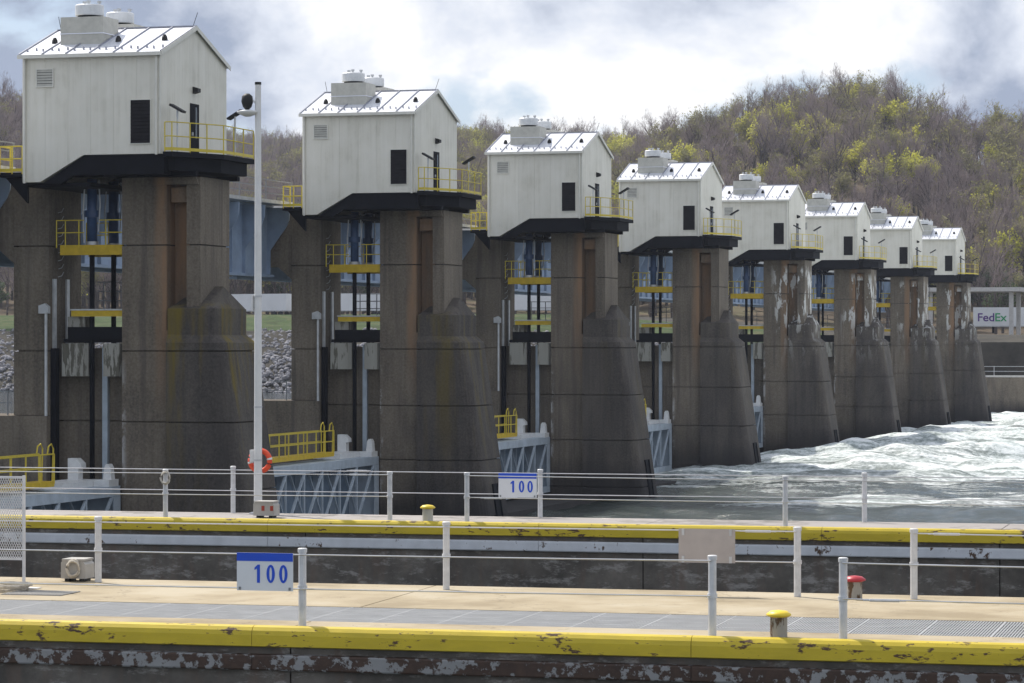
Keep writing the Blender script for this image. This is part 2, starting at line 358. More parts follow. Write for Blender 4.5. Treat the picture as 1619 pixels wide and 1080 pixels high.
def bank():
    xs = list(range(-520, 261, 10)); vs = []; fs = []
    for X in xs:
        zt = float(terrace_z(X))
        if X <= -64: prof = [(404, -4), (405.5, 3.0), (424, zt - 2.6), (430, zt - 1.8), (444, zt), (640, zt)]
        else: prof = [(419.5, -4), (420, 5.4), (424.5, 5.5), (425.2, 10.4), (434, zt - .5), (640, zt)]
        vs += [(X, y, z) for y, z in prof]
    for i in range(len(xs) - 1):
        for j in range(5): a = i * 6 + j; fs.append((a, a + 6, a + 7, a + 1))
    mb = MB(); mb.v = vs; mb.f = fs; tag(mb.build('far_bank', 'bank_earth'), 'earth bank along the far side of the river', kind='structure')
    g = MB(); vs = []; fs = []
    for k, X in enumerate(range(-520, -79, 10)):
        zt = float(terrace_z(X)); vs += [(X, 424.5, zt - 2.50), (X, 430, zt - 1.77), (X, 444, zt + .03)]
        if k: a = (k - 1) * 3; fs += [(a, a + 3, a + 4, a + 1), (a + 1, a + 4, a + 5, a + 2)]
    g.v = vs; g.f = fs; tag(g.build('grass_strip', 'grass'), 'mown green grass strip along the bank top', kind='structure')
    # riprap
    ico = bmesh.new(); bmesh.ops.create_icosphere(ico, subdivisions=1, radius=1); bv = [v.co.copy() for v in ico.verts]; bf = [tuple(v.index for v in f.verts) for f in ico.faces]; ico.free()
    mb = MB()
    for _ in range(12000):
        X = random.uniform(-330, -60); t = random.random(); zt = float(terrace_z(X)); y = 405 + 20 * t; z = 3 + (zt - 5.6) * t + .12
        r = random.uniform(.22, .48); m3 = Matrix.Rotation(random.uniform(0, 6), 3, 'Z') @ Matrix.Rotation(random.uniform(0, 6), 3, 'X') @ Matrix.Diagonal((r * random.uniform(.8, 1.4), r, r * random.uniform(.5, .9)))
        mb.add([m3 @ q + Vector((X, y, z + .1)) for q in bv], bf)
    tag(mb.build('riprap', 'stone'), 'grey loose riprap stones covering the bank slope', 'riprap', kind='stuff')
bank()

# ------------------------------------------------------------------ water
def vnoise(x, y, seed):
    rs = np.random.RandomState(seed); g = rs.rand(256, 256)
    xi = np.floor(x).astype(int); yi = np.floor(y).astype(int); fx = x - xi; fy = y - yi
    fx = fx * fx * (3 - 2 * fx); fy = fy * fy * (3 - 2 * fy); a = lambda i, j: g[(xi + i) % 256, (yi + j) % 256]
    return (a(0, 0) * (1 - fx) + a(1, 0) * fx) * (1 - fy) + (a(0, 1) * (1 - fx) + a(1, 1) * fx) * fy
def tailwater():
    xs = np.concatenate([np.arange(-58, 12, .42), np.arange(12, 140, 3.)]); ys = np.concatenate([np.arange(66, 130, 1.5), np.arange(130, 330, .5), np.arange(330, 421, .8)])
    Xg, Yg = np.meshgrid(xs, ys, indexing='ij')
    up = np.clip((Yg - 195) / 60, 0, 1); down = np.clip((Xg + 56) / 6, 0, 1)
    roll = np.exp(-((Xg + 38 - (Yg - 250) * .05) / 11.) ** 2)
    h = up * (.35 + 1.5 * roll * (.6 + .8 * vnoise(Xg / 16, Yg / 18, 1)))
    amp = .45 + .75 * up
    w = (vnoise(Xg / 6.5 + 9, Yg / 4.2, 2) - .5) * 1.3 + (vnoise(Xg / 2.6, Yg / 1.9, 3) - .5) * .6 + (vnoise(Xg / 1.1, Yg / .9, 4) - .5) * .28
    h = h + w * amp * (.35 + .65 * down)
    band = np.exp(-(((Yg - 196) - (Xg + 30) * .55) / 7.) ** 2) * np.clip((Xg + 48) / 10, 0, 1)
    h += band * .7 * vnoise(Xg / 5, Yg / 5, 6)
    foam = -.20 + .70 * np.clip((Yg - 176) / 55, 0, 1) + .38 * band + .22 * (vnoise(Xg / 9, Yg / 6, 5) - .5) + .10 * np.clip((w - .2), 0, 1)
    foam -= .35 * np.clip((-12 - 0 + (Xg + 14)) / 30, 0, 1) * np.clip((300 - Yg) / 80, 0, 1)
    nx, ny = len(xs), len(ys)
    me = bpy.data.meshes.new('tailwater'); V = np.stack([Xg, Yg, h], -1).reshape(-1, 3)
    i, j = np.meshgrid(np.arange(nx - 1), np.arange(ny - 1), indexing='ij'); a = (i * ny + j).ravel()
    me.from_pydata(V.tolist(), [], np.stack([a, a + ny, a + ny + 1, a + 1], -1).tolist()); me.materials.append(M['foam_water'])
    at = me.attributes.new('foam', 'FLOAT', 'POINT'); at.data.foreach_set('value', foam.ravel().astype(np.float32))
    me.polygons.foreach_set('use_smooth', [True] * len(me.polygons))
    o = bpy.data.objects.new('river_tailwater', me); col.objects.link(o); tag(o, 'white churning tailwater below the dam', kind='structure')
    mb = MB().add([(-600, 66, 3.3), (-56.2, 66, 3.3), (-56.2, 412, 3.3), (-600, 412, 3.3)], [(0, 1, 2, 3)])
    tag(mb.build('river_pool', 'calm_water'), 'calm upper pool above the dam', kind='structure')
    mb = MB().add([(-200, -30, .4), (120, -30, .4), (120, 66, .4), (-200, 66, .4)], [(0, 1, 2, 3)])
    tag(mb.build('lock_water', 'calm_water'), 'still water in the lock chambers', kind='structure')
tailwater()

# ------------------------------------------------------------------ dam piers
JOINTS = [-3., .85, 3.95, 6.95, 10.08, 14.76, 17.75]
def lifts(parent, name, m, plan, z0, z1, zs=JOINTS, inset=.16):
    """stack of concrete pours with recessed joints; plan(z) gives the outline at height z"""
    cuts = [z0] + [z for z in zs if z0 + .3 < z < z1 - .3] + [z1]
    for a, b in zip(cuts, cuts[1:]):
        mb = MB(); lo, hi = a + (.032 if a != z0 else 0), b - (.032 if b != z1 else 0)
        pa, pb = plan(lo), plan(hi); n = len(pa)
        mb.add([(*p, lo) for p in pa] + [(*p, hi) for p in pb], [tuple(range(n - 1, -1, -1)), tuple(range(n, 2 * n))] + [(i, (i + 1) % n, n + (i + 1) % n, n + i) for i in range(n)])
        if b != z1:      # recessed joint filler
            cx = sum(p[0] for p in pb) / n; cy = sum(p[1] for p in pb) / n
            q = [(p[0] + (inset if p[0] < cx else -inset), p[1] + (inset if p[1] < cy else -inset)) for p in pb]
            mb.add([(*p, hi - .001) for p in q] + [(*p, b + .033) for p in q], [(i, (i + 1) % n, n + (i + 1) % n, n + i) for i in range(n)])
        mb.build(name, m, parent)
def rect(x0, x1, y0, y1): return lambda z: [(x0, y0), (x1, y0), (x1, y1), (x0, y1)]
def make_pier():
    p = thing('dam_pier', (0, YP, 0))
    lifts(p, 'upstream_column', 'pier_main', rect(-59.4, -57.7, 0, T), 7.2, 17.7)
    lifts(p, 'upstream_base', 'pier_main', rect(-67, -57.7, -.25, T + .25), -3, 7.18)
    MB().prism([(-59.42, 14.0), (-60.3, 14.75), (-65, 14.75), (-65, 17.66), (-59.42, 17.66)], 'y', .02, T - .02).build('bridge_seat', 'pier_main', p)
    lifts(p, 'slot_wall', 'pier_main', rect(-57.68, -54.19, 1.0, T - 1.0), -3, 10.2)
    lifts(p, 'main_body', 'pier_main', rect(-54.17, -51.87, 0, T), -3, 11.0)
    G = [(-54.17, 0), (-52.05, 0), (-52.05, 1.0), (-51.1, 1.0), (-51.1, 0), (-50.45, 0), (-50.45, T), (-51.1, T), (-51.1, T - 1), (-52.05, T - 1), (-52.05, T), (-54.17, T)]
    def main_top(z): return G
    cuts = [11.0, 14.74, 17.75]
    for a, b in ((11.0, 14.73), (14.79, 17.75)):
        MB().prism(G, 'z', a, b).build('main_body', 'pier_main', p)
    MB().box(-54.02, -52.2, .12, T - .12, 14.7, 14.82).box(-51.0, -50.57, .12, T - .12, 14.7, 14.82).build('joint', 'pier_block', p)
    MB().box(-52.04, -51.12, .97, T - .97, 11.2, 17.4).build('groove_back', 'pier_groove', p)
    MB().box(-51.95, -51.12, .3, .96, 16.65, 17.3).build('groove_beam', 'pier_groove', p)
    MB().prism([(-52.75, 17.42), (-52.6, 17.74), (-50.6, 17.74), (-50.5, 17.42)], 'y', -.14, -.003).build('top_corbel', 'pier_main', p)
    xe = lambda z: -49.2 + (10.45 - z) * .147
    def nose(x_end, out, z=None, r=.6):
        y0, y1 = -out, T + out; pts = [(-51.86, y0)]
        for k in range(6): t_ = k / 5 * math.pi / 2; pts.append((x_end - r + r * math.sin(t_), y0 + r * (1 - math.cos(t_))))
        for k in range(6): t_ = math.pi / 2 - k / 5 * math.pi / 2; pts.append((x_end - r + r * math.sin(t_), y1 - r * (1 - math.cos(t_))))
        return pts + [(-51.86, y1)]
    lifts(p, 'downstream_block', 'pier_block', lambda z: nose(xe(z), .55), -3, 10.45)
    def loft(lo, hi, za, zb_, nm, bottom=True):
        n_ = len(lo); MB().add([(*q, za) for q in lo] + [(*q, zb_) for q in hi], [tuple(range(n_ - 1, -1, -1)), tuple(range(n_, 2 * n_))] + [(i, (i + 1) % n_, n_ + (i + 1) % n_, n_ + i) for i in range(n_)]).build(nm, 'pier_block', p)
    loft(nose(-49.2, .55), nose(-49.62, .36, r=.5), 10.452, 10.8, 'ledge'); loft(nose(-49.62, .36, r=.5), nose(-49.62, .36, r=.5), 10.802, 11.95, 'cap_block')
    base = nose(-49.64, .34, r=.5); n_ = len(base)
    top = [(-51.84, .5)] + [(-50.05, T / 2)] * (n_ - 2) + [(-51.84, T - .5)]
    mb = MB(); mb.add([(*q, 11.952) for q in base] + [(-51.84, .5, 12.15), (-50.05, T / 2, 12.95), (-51.84, T - .5, 12.15), (-51.2, T / 2, 12.95)], [(i, i + 1, n_ + 1) for i in range(1, n_ - 2)] + [(0, 1, n_ + 1, n_ + 3, n_), (n_ - 2, n_ - 1, n_ + 2, n_ + 3, n_ + 1), (n_ - 1, 0, n_, n_ + 3, n_ + 2)]); mb.build('hipped_top', 'pier_block', p)
    z0, z1 = -1.5, 2.6
    for y in (1.15, 2.2): MB().add([(xe(z0) - .1, y, z0), (xe(z0) + .10, y, z0), (xe(z1) + .10, y, z1), (xe(z1) - .1, y, z1), (xe(z0) - .1, y + .12, z0), (xe(z0) + .10, y + .12, z0), (xe(z1) + .10, y + .12, z1), (xe(z1) - .1, y + .12, z1)], [(0, 1, 2, 3), (7, 6, 5, 4), (1, 5, 6, 2), (3, 2, 6, 7), (0, 3, 7, 4), (0, 4, 5, 1)]).build('slot_shade_edge', 'black_steel', p)  # black bars edging a painted-on dark slot; no recess is cut here
    MB().add([(xe(z0) - .1, 1.27, z0), (xe(z0) + .03, 1.27, z0), (xe(z1) + .03, 1.27, z1), (xe(z1) - .1, 1.27, z1), (xe(z0) - .1, 2.2, z0), (xe(z0) + .03, 2.2, z0), (xe(z1) + .03, 2.2, z1), (xe(z1) - .1, 2.2, z1)], [(0, 1, 2, 3), (7, 6, 5, 4), (1, 5, 6, 2), (3, 2, 6, 7), (0, 3, 7, 4), (0, 4, 5, 1)]).build('slot_shade_plate', 'black_steel', p)  # black plate on the nose stands in for the shade inside a recess
    # conduit with hooded end, guide strips, chain hooks in the slot
    MB().tube([(-57.78, -.12, 3.2), (-57.78, -.12, 12.0)], .07).build('conduit', 'galvanised', p)
    MB().prism([(-58.1, 11.75), (-58.1, 12.1), (-57.8, 12.2), (-57.62, 12.05), (-57.62, 11.75)], 'y', -.24, -.02).build('conduit_hood', 'galvanised', p)
    MB().box(-57.66, -57.42, .12, .5, 3.5, 10.2).build('guide_strip', 'black_steel', p)
    for y in (.35, 1.75): MB().box(-57.69, -57.60, y, y + .28, 9.9, 13.3).build('white_guide', 'galvanised', p)
    MB().box(-55.45, -55.2, .75, .98, 1.5, 10.3).build('guide_channel', 'gate_blue', p)
    mb = MB()
    for k in range(9):
        z = 13.4 + k * .36; mb.tube([(-57.66, .9 + .05 * (k % 2), z), (-57.55, 1.05, z + .05), (-57.52, 1.2, z + .22)], .02, 5)
    mb.build('cable_hooks', 'galvanised', p)
    # dark railing on the upstream base
    for X in (-66.5, -64.2, -61.9, -59.7): MB().beam((X, 0, 7.2), (X, 0, 8.3), .05).build('rail_post', 'grey_rail', p)
    for z in (7.75, 8.28): MB().beam((-66.6, 0, z), (-59.5, 0, z), .045).build('rail', 'grey_rail', p)
    return p
pier0 = make_pier()
def pier_label(n):
    k = 8 - n; return 'dam pier beside the far bank' if k == 1 else '%s dam pier from the far bank' % ORD[k]
piers = []
for n in range(8):
    p = pier0 if n == 0 else clone(pier0, swap={'pier_%s' % k: 'pier_%s_d' % k for k in ('main', 'block', 'groove')} if n >= 4 else None)
    p.location = (0, YP + S_BAY * n, 0); piers.append(p)
    extra = ' streaked with white bird droppings' if n >= 4 else ' stained brown and mossy'
    tag(p, 'tall weathered concrete pier%s, %s' % (extra, pier_label(n)), 'dam pier', 'concrete piers of the dam')

# ------------------------------------------------------------------ slot gear: platforms, cylinders, counterweights
def rail_run(parent, pts, z, h, m, r=.028, posts=None, mid=1, toe=None, post_name='rail_post'):
    """handrail along pts (x, y): a rail part per level, each post a part"""
    for k in range(mid + 1):
        zz = z + h * (k + 1) / (mid + 1); MB().tube([(x, y, zz) for x, y in pts], r, 6).build('rail', m, parent)
    for x, y in (posts or pts): MB().tube([(x, y, z - .12), (x, y, z + h)], r * 1.05, 6).build(post_name, m, parent)
    if toe:
        for (a, b), (c, d) in zip(pts, pts[1:]): MB().beam((a, b, z + .06), (c, d, z + .06), .03, .13).build('toe_board', toe, parent)
def make_platform():
    p = thing('maintenance_platform', (0, YP, 0))
    for y in (.1, T - .3):
        MB().box(-57.2, -54.2, y, y + .2, 14.35, 14.80).build('edge_beam', 'yellow_beam', p)
    MB().box(-57.2, -54.2, .31, T - .31, 14.66, 14.78).build('deck_plate', 'galvanised', p)
    for y in (.12, T - .12):
        rail_run(p, [(-57.4, y), (-56.05, y)], 14.8, 1.1, 'yellow_rail', posts=[(-57.38, y), (-56.95, y), (-56.3, y)])
        rail_run(p, [(-55.3, y), (-54.22, y)], 14.8, 1.1, 'yellow_rail', posts=[(-55.0, y)])
    return p
def make_lower_platform():
    p = thing('lower_walkway', (0, YP, 0))
    MB().box(-56.75, -54.2, .3, .48, 11.62, 11.88).build('edge_beam', 'yellow_beam', p)
    MB().box(-56.8, -54.2, .28, T - .3, 11.885, 11.95).build('deck_plate', 'galvanised', p)
    rail_run(p, [(-56.7, T - .4), (-54.2, T - .4)], 11.95, 1.25, 'grey_rail', posts=[(-56.4, T - .4), (-55.4, T - .4), (-54.6, T - .4)], mid=2)
    MB().box(-57.0, -56.2, .5, 1.6, 10.25, 11.61).build('pedestal', 'counterweight', p)
    MB().box(-56.95, -54.25, .35, .75, 10.62, 11.15).box(-57.2, -54.22, .45, 1.1, 10.45, 10.62).build('sheave_frame', 'black_steel', p)
    return p
def make_cylinder(y):
    p = thing('hydraulic_cylinder', (0, YP, 0))
    MB().tube([(-55.85, y, 14.95), (-55.85, y, 17.75)], .23, 14).build('barrel', 'blue_cylinder', p, True)
    MB().lathe([(.33, 16.05), (.33, 16.35)], -55.85, y).build('trunnion', 'blue_cylinder', p)
    MB().lathe([(.14, 14.72), (.3, 14.8), (.3, 14.96)], -55.85, y).build('gland', 'galvanised', p)
    MB().tube([(-55.85, y, 3.9), (-55.85, y, 14.74)], .115, 10).build('rod', 'black_steel', p, True)
    MB().tube([(-56.2, y - .1, 14.9), (-56.25, y - .1, 16.3), (-56.15, y - .1, 17.6)], .035, 6).tube([(-55.5, y - .1, 15.4), (-55.42, y - .1, 16.6), (-55.48, y - .1, 17.7)], .035, 6).build('hose', 'galvanised', p)
    return p
def make_counterweight(x0, x1):
    p = thing('counterweight', (0, YP, 0))
    MB().prism([(x0, .18), (x1, .18), (x1 + .16, .45), (x1 + .16, .95), (x0, .95)], 'z', 8.95, 10.42).build('block', 'counterweight', p)
    MB().box((x0 + x1) / 2 - .06, (x0 + x1) / 2 + .06, .5, .62, 10.42, 10.75).build('hanger', 'black_steel', p)
    return p
protos = [(make_platform(), 'yellow railed maintenance platform', 'platform', 'maintenance platforms in the pier slots'),
          (make_lower_platform(), 'lower walkway with yellow edge beam', 'walkway', 'lower walkways in the pier slots'),
          (make_cylinder(.55), 'blue hoist cylinder on lock side', 'cylinder', 'hoist cylinders'),
          (make_cylinder(T - .55), 'blue hoist cylinder on far side', 'cylinder', 'hoist cylinders'),
          (make_counterweight(-57.15, -56.15), 'pale concrete counterweight beside upstream column', 'counterweight', 'counterweights'),
          (make_counterweight(-55.15, -54.4), 'pale concrete counterweight beside main body', 'counterweight', 'counterweights')]
for pr, lab, cat, grp in protos:
    for n in range(8):
        o = pr if n == 0 else clone(pr)
        o.location = (0, YP + S_BAY * n, 0); tag(o, '%s in slot of %s' % (lab, pier_label(n)), cat, grp)

# ------------------------------------------------------------------ gate houses
def clip_poly(poly, x0, x1):
    def cut(ps, x, keep_gt):
        out = []
        for i, a in enumerate(ps):
            b = ps[(i + 1) % len(ps)]; ia = (a[0] >= x) == keep_gt or a[0] == x; ib = (b[0] >= x) == keep_gt or b[0] == x
            if ia: out.append(a)
            if ia != ib: t = (x - a[0]) / (b[0] - a[0]); out.append((x, a[1] + t * (b[1] - a[1])))
        return out
    return cut(cut(poly, x0, True), x1, False)
W = 7.9; X0, X1 = -57.95, -51.45; ZE, ZR = 23.05, 24.46; ZF = 18.66
def make_house():
    h = thing('gate_house', (0, YH, 0))
    front = [(X0, 17.5), (-57.12, 17.5), (-55.04, ZF), (X1, ZF), (X1, ZE), (X0, ZE)]
    gable = [(0, ZF), (W, ZF), (W, ZE), (W / 2, ZR), (0, ZE)]
    MB().prism(front, 'y', .07, W - .07).build('wall_core', 'panel_cream', h)
    mb = MB().prism([(.07, ZE), (W - .07, ZE), (W / 2, ZR - .03)], 'x', X0 + .02, X1 - .07); mb.build('gable_core', 'panel_cream', h)
    nf = 6
    for i in range(nf):
        a, b = X0 + (X1 - X0) * i / nf, X0 + (X1 - X0) * (i + 1) / nf
        MB().prism(clip_poly(front, a + .003, b - .003), 'y', 0, .068).build('wall_panel', 'panel_cream', h)
    ng = 7
    for i in range(ng):
        a, b = .002 + (W - .004) * i / ng, .002 + (W - .004) * (i + 1) / ng
        poly = [(max(.002, min(W - .002, y)), z) for y, z in clip_poly(gable, a + .003, b - .003)]
        MB().prism(poly, 'x', X1 - .068, X1 + .002).build('wall_panel', 'panel_cream', h)
    # roof: front slope in panels with standing seams, back slope
    sl = (ZR - ZE) / (W / 2)
    def roof_pt(y, lift=0.): return ZE + .03 + sl * (y if y <= W / 2 else W - y) + lift
    np_ = 6; rx0, rx1 = X0 - .12, X1 + .12
    rf = thing_part = MB().prism([(-.16, roof_pt(-.16)), (W / 2, roof_pt(W / 2)), (W / 2, roof_pt(W / 2) + .03), (-.16, roof_pt(-.16) + .03)], 'x', rx0, rx1).build('roof', 'roof_seam', h)
    MB().prism([(W + .16, roof_pt(W + .16)), (W / 2, roof_pt(W / 2)), (W / 2, roof_pt(W / 2) + .06), (W + .16, roof_pt(W + .16) + .06)], 'x', rx0, rx1).build('back_slope', 'roof_metal', rf)
    for i in range(np_):
        a, b = rx0 + (rx1 - rx0) * i / np_ + .025, rx0 + (rx1 - rx0) * (i + 1) / np_ - .025
        MB().prism([(-.17, roof_pt(-.17) + .032), (W / 2 - .05, roof_pt(W / 2 - .05) + .032), (W / 2 - .05, roof_pt(W / 2 - .05) + .06), (-.17, roof_pt(-.17) + .06)], 'x', a, b).build('roof_panel', 'roof_metal', rf)
    for i in range(np_ + 1):
        a = rx0 + (rx1 - rx0) * i / np_; a = min(max(a, rx0 + .03), rx1 - .03)
        MB().beam((a, -.17, roof_pt(-.17) + .085), (a, W / 2, roof_pt(W / 2) + .085), .05, .07).build('seam', 'roof_seam', rf)
    MB().beam((rx0, W / 2, ZR + .12), (rx1, W / 2, ZR + .12), .14, .05).build('ridge_cap', 'roof_seam', rf)
    mb = MB()
    for i in range(np_ * 3):
        x = rx0 + (rx1 - rx0) * (i + .5) / (np_ * 3); y = .32 + .13 * (i % 2); mb.box(x - .02, x + .02, y, y + .12, roof_pt(y) + .055, roof_pt(y) + .2)
    tag(mb.build('snow_guards', 'roof_seam', rf), kind='stuff')
    MB().prism([(-.30, ZE - .14), (-.30, ZE + .02), (-.17, ZE + .035), (-.14, ZE - .14)], 'x', rx0, rx1).build('gutter', 'trim_cream', h)
    for y0, y1 in ((-.17, W / 2), (W + .17, W / 2)):
        MB().add([(rx1 + .002, y0, roof_pt(y0) - .1), (rx1 + .03, y0, roof_pt(y0) - .1), (rx1 + .03, y0, roof_pt(y0) + .09), (rx1 + .002, y0, roof_pt(y0) + .09)] + [(rx1 + .002, y1, roof_pt(y1) - .1), (rx1 + .03, y1, roof_pt(y1) - .1), (rx1 + .03, y1, roof_pt(y1) + .09), (rx1 + .002, y1, roof_pt(y1) + .09)],
                 [(0, 1, 2, 3), (7, 6, 5, 4), (0, 4, 5, 1), (1, 5, 6, 2), (2, 6, 7, 3), (3, 7, 4, 0)]).build('rake_trim', 'trim_cream', h)
    MB().tube([(X0 + .12, -.08, ZE - .15), (X0 + .12, -.08, 17.45)], .06, 8).build('downspout', 'trim_cream', h)
    MB().tube([(X1 - .14, -.08, ZE - .15), (X1 - .14, -.08, ZF - .05)], .06, 8).build('downspout', 'trim_cream', h)
    MB().box(X1 - .055, X1 + .02, -.016, .05, ZF, ZE - .1).build('corner_trim', 'trim_cream', h)
    # dark shuttered window and louvred vent, each slat its own piece
    def louver(name, x0, x1, z0, z1, ns, fm, sm, fr=.05):
        w = MB().box(x0, x1, -.012, -.002, z0, z1).build(name, 'dark_louver', h)
        MB().box(x0 - fr, x1 + fr, -.05, -.001, z1, z1 + fr).box(x0 - fr, x1 + fr, -.07, -.001, z0 - fr, z0).box(x0 - fr, x0, -.05, -.001, z0, z1).box(x1, x1 + fr, -.05, -.001, z0, z1).build('frame', fm, w)
        for i in range(ns):
            z = z0 + (z1 - z0) * (i + .5) / ns; q = (z1 - z0) / ns * .42
            MB().add([(x0, -.045, z - q), (x1, -.045, z - q), (x1, -.014, z + q), (x0, -.014, z + q), (x0, -.035, z - q), (x1, -.035, z - q), (x1, -.004, z + q), (x0, -.004, z + q)], [(0, 1, 2, 3), (7, 6, 5, 4), (0, 4, 5, 1), (3, 2, 6, 7)]).build('slat', sm, w)
    louver('shuttered_window', -52.81, -51.89, 19.12, 21.0, 12, 'trim_cream', 'dark_louver', .03)
    louver('wall_vent', -57.25, -56.5, 21.7, 22.42, 6, 'trim_cream', 'curb_beige')
    # door on the gable end, wall lamp
    d = MB().box(X1 + .003, X1 + .04, 3.45, 4.45, ZF + .08, 21.1).build('door', 'black_steel', h)
    MB().box(X1 + .041, X1 + .05, 4.0, 4.18, ZF + .9, 20.95).build('pane', 'glass_dark', d)
    MB().box(X1 + .041, X1 + .10, 3.55, 3.62, ZF + 1.0, ZF + 1.15).build('handle', 'galvanised', d)
    MB().prism([(X1 + .003, 21.55), (X1 + .26, 21.62), (X1 + .26, 21.78), (X1 + .003, 21.86)], 'y', 3.75, 4.1).build('wall_lamp', 'black_rubber', h)
    # ventilators, small vents and rods on the roof
    for yc, xc in ((2.25, -55.75), (W - 2.25, -55.75)):
        v = MB().box(xc - 1.02, xc + 1.02, yc - .85, yc + .85, ZE + .3, 24.86).build('ventilator', 'curb_beige', h)
        MB().box(xc - 1.06, xc + 1.06, yc - .9, yc + .9, 24.1 if yc < 3 else 24.05, 24.14).build('curb_flashing', 'roof_metal', v)
        MB().lathe([(.52, 24.861), (.52, 24.98)], xc, yc, 24).build('fan_throat', 'black_steel', v)
        MB().lathe([(.62, 24.97), (.64, 25.0), (.64, 25.42), (.60, 25.46)], xc, yc, 24).build('fan_drum', 'vent_white', v)
        for dx, dy in ((.0, -.1), (.38, .2), (-.35, .25)): MB().lathe([(.06, 25.46), (.06, 25.56), (.1, 25.57), (.1, 25.66)], xc + dx, yc + dy, 8).build('fan_bracket', 'galvanised', v)
    for x in (-57.2, -54.15, -51.95): MB().lathe([(.15, roof_pt(1.7) + .02), (.13, roof_pt(1.7) + .2), (.06, roof_pt(1.7) + .32)], x, 1.75, 8).build('roof_vent', 'black_rubber', h)
    for x, t in ((X0 + .05, -.12), (X1 - .05, .22)): MB().tube([(x, W / 2, ZR + .1), (x + t, W / 2, ZR + .72)], .014, 5).build('lightning_rod', 'black_rubber', h)
    # black steel underframe and the railed landing along the gable end
    MB().prism([(-57.0, 17.46), (-55.1, ZF - .012), (-51.3, ZF - .012), (-51.3, 17.78), (-55.6, 17.78), (-56.2, 17.4)], 'y', .12, .42).build('frame_beam', 'black_steel', h)
    MB().prism([(-57.0, 17.46), (-55.1, ZF - .012), (-51.3, ZF - .012), (-51.3, 17.78), (-55.6, 17.78), (-56.2, 17.4)], 'y', W - .42, W - .12).build('frame_beam', 'black_steel', h)
    for x in (-54.8, -53.2, -51.6): MB().box(x - .15, x + .15, .43, W - .43, 17.8, ZF - .02).build('cross_beam', 'black_steel', h)
    MB().box(-57.9, -54.9, .43, W - .43, 17.3, 17.48).build('cross_beam', 'black_steel', h)
    for y in (1.3, W - 1.6): MB().box(-57.6, -50.3, y, y + .3, 17.76, 17.96).build('bearing_beam', 'black_steel', h)
    plan = [(-51.28, -.08), (-50.85, -.08), (-49.55, 2.75), (-49.55, 6.5), (-51.28, 6.5)]
    MB().prism(plan, 'z', 18.52, 18.74).build('landing', 'black_steel', h)
    ins = [(-51.28, .5), (-50.95, .5), (-49.8, 3.0), (-49.8, 6.2), (-51.28, 6.2)]
    MB().prism(ins, 'z', 17.95, 18.51).build('landing_frame', 'black_steel', h)
    rp = [(-51.2, -.05), (-50.87, -.05), (-49.58, 2.77), (-49.58, 6.45)]
    ps = [(-51.2, -.05), (-50.87, -.05), (-50.42, .92), (-50.0, 1.85), (-49.58, 2.77), (-49.58, 4.0), (-49.58, 5.2), (-49.58, 6.45)]
    rail_run(h, rp, 18.8, 1.22, 'yellow_rail', .027, ps, 1, 'yellow_rail')
    # little railed landing at the upstream end
    MB().box(-59.2, X0 - .01, .2, 1.4, 17.75, 17.95).build('landing', 'black_steel', h)
    MB().prism([(X0 - .01, 16.6), (X0 - .01, 17.74), (-59.0, 17.74)], 'y', .5, .7).build('landing_bracket', 'black_steel', h)
    rail_run(h, [(-59.15, 1.35), (-59.15, .22), (-58.05, .22)], 18.0, 1.1, 'yellow_rail', .035, [(-59.15, 1.3), (-59.15, .22), (-58.55, .22), (-58.06, .22)], 1, 'yellow_rail')
    # two floodlights on stands
    for (x, y, tilt) in ((-50.78, .35, 1), (-49.75, 4.6, -1)):
        s = MB().tube([(x, y, 18.74), (x, y, 20.3)], .035, 6).build('floodlight', 'galvanised', h)
        q = 1 if tilt > 0 else -1
        MB().add([(x - .32, y - .2, 20.75), (x + .28, y - .2, 20.42), (x + .28, y + .25, 20.42), (x - .32, y + .25, 20.75), (x - .28, y - .2, 20.84), (x + .32, y - .2, 20.50), (x + .32, y + .25, 20.50), (x - .28, y + .25, 20.84)] if q > 0 else
                 [(x - .3, y - .2, 20.40), (x + .35, y - .2, 20.78), (x + .35, y + .25, 20.78), (x - .3, y + .25, 20.40), (x - .34, y - .2, 20.48), (x + .31, y - .2, 20.86), (x + .31, y + .25, 20.86), (x - .34, y + .25, 20.48)],
                 [(0, 3, 2, 1), (4, 5, 6, 7), (0, 1, 5, 4), (1, 2, 6, 5), (2, 3, 7, 6), (3, 0, 4, 7)]).build('lamp_head', 'black_rubber', s)
        MB().beam((x, y, 20.25), (x, y, 20.55), .12, .05).build('yoke', 'galvanised', s)
    return h
house0 = make_house()
for n in range(8):
    h = house0 if n == 0 else clone(house0)
    h.location = (0, YH + S_BAY * n, 0)
    tag(h, 'white metal gate house with railed landing on the %s' % pier_label(n), 'gate house', 'gate houses on the dam piers')

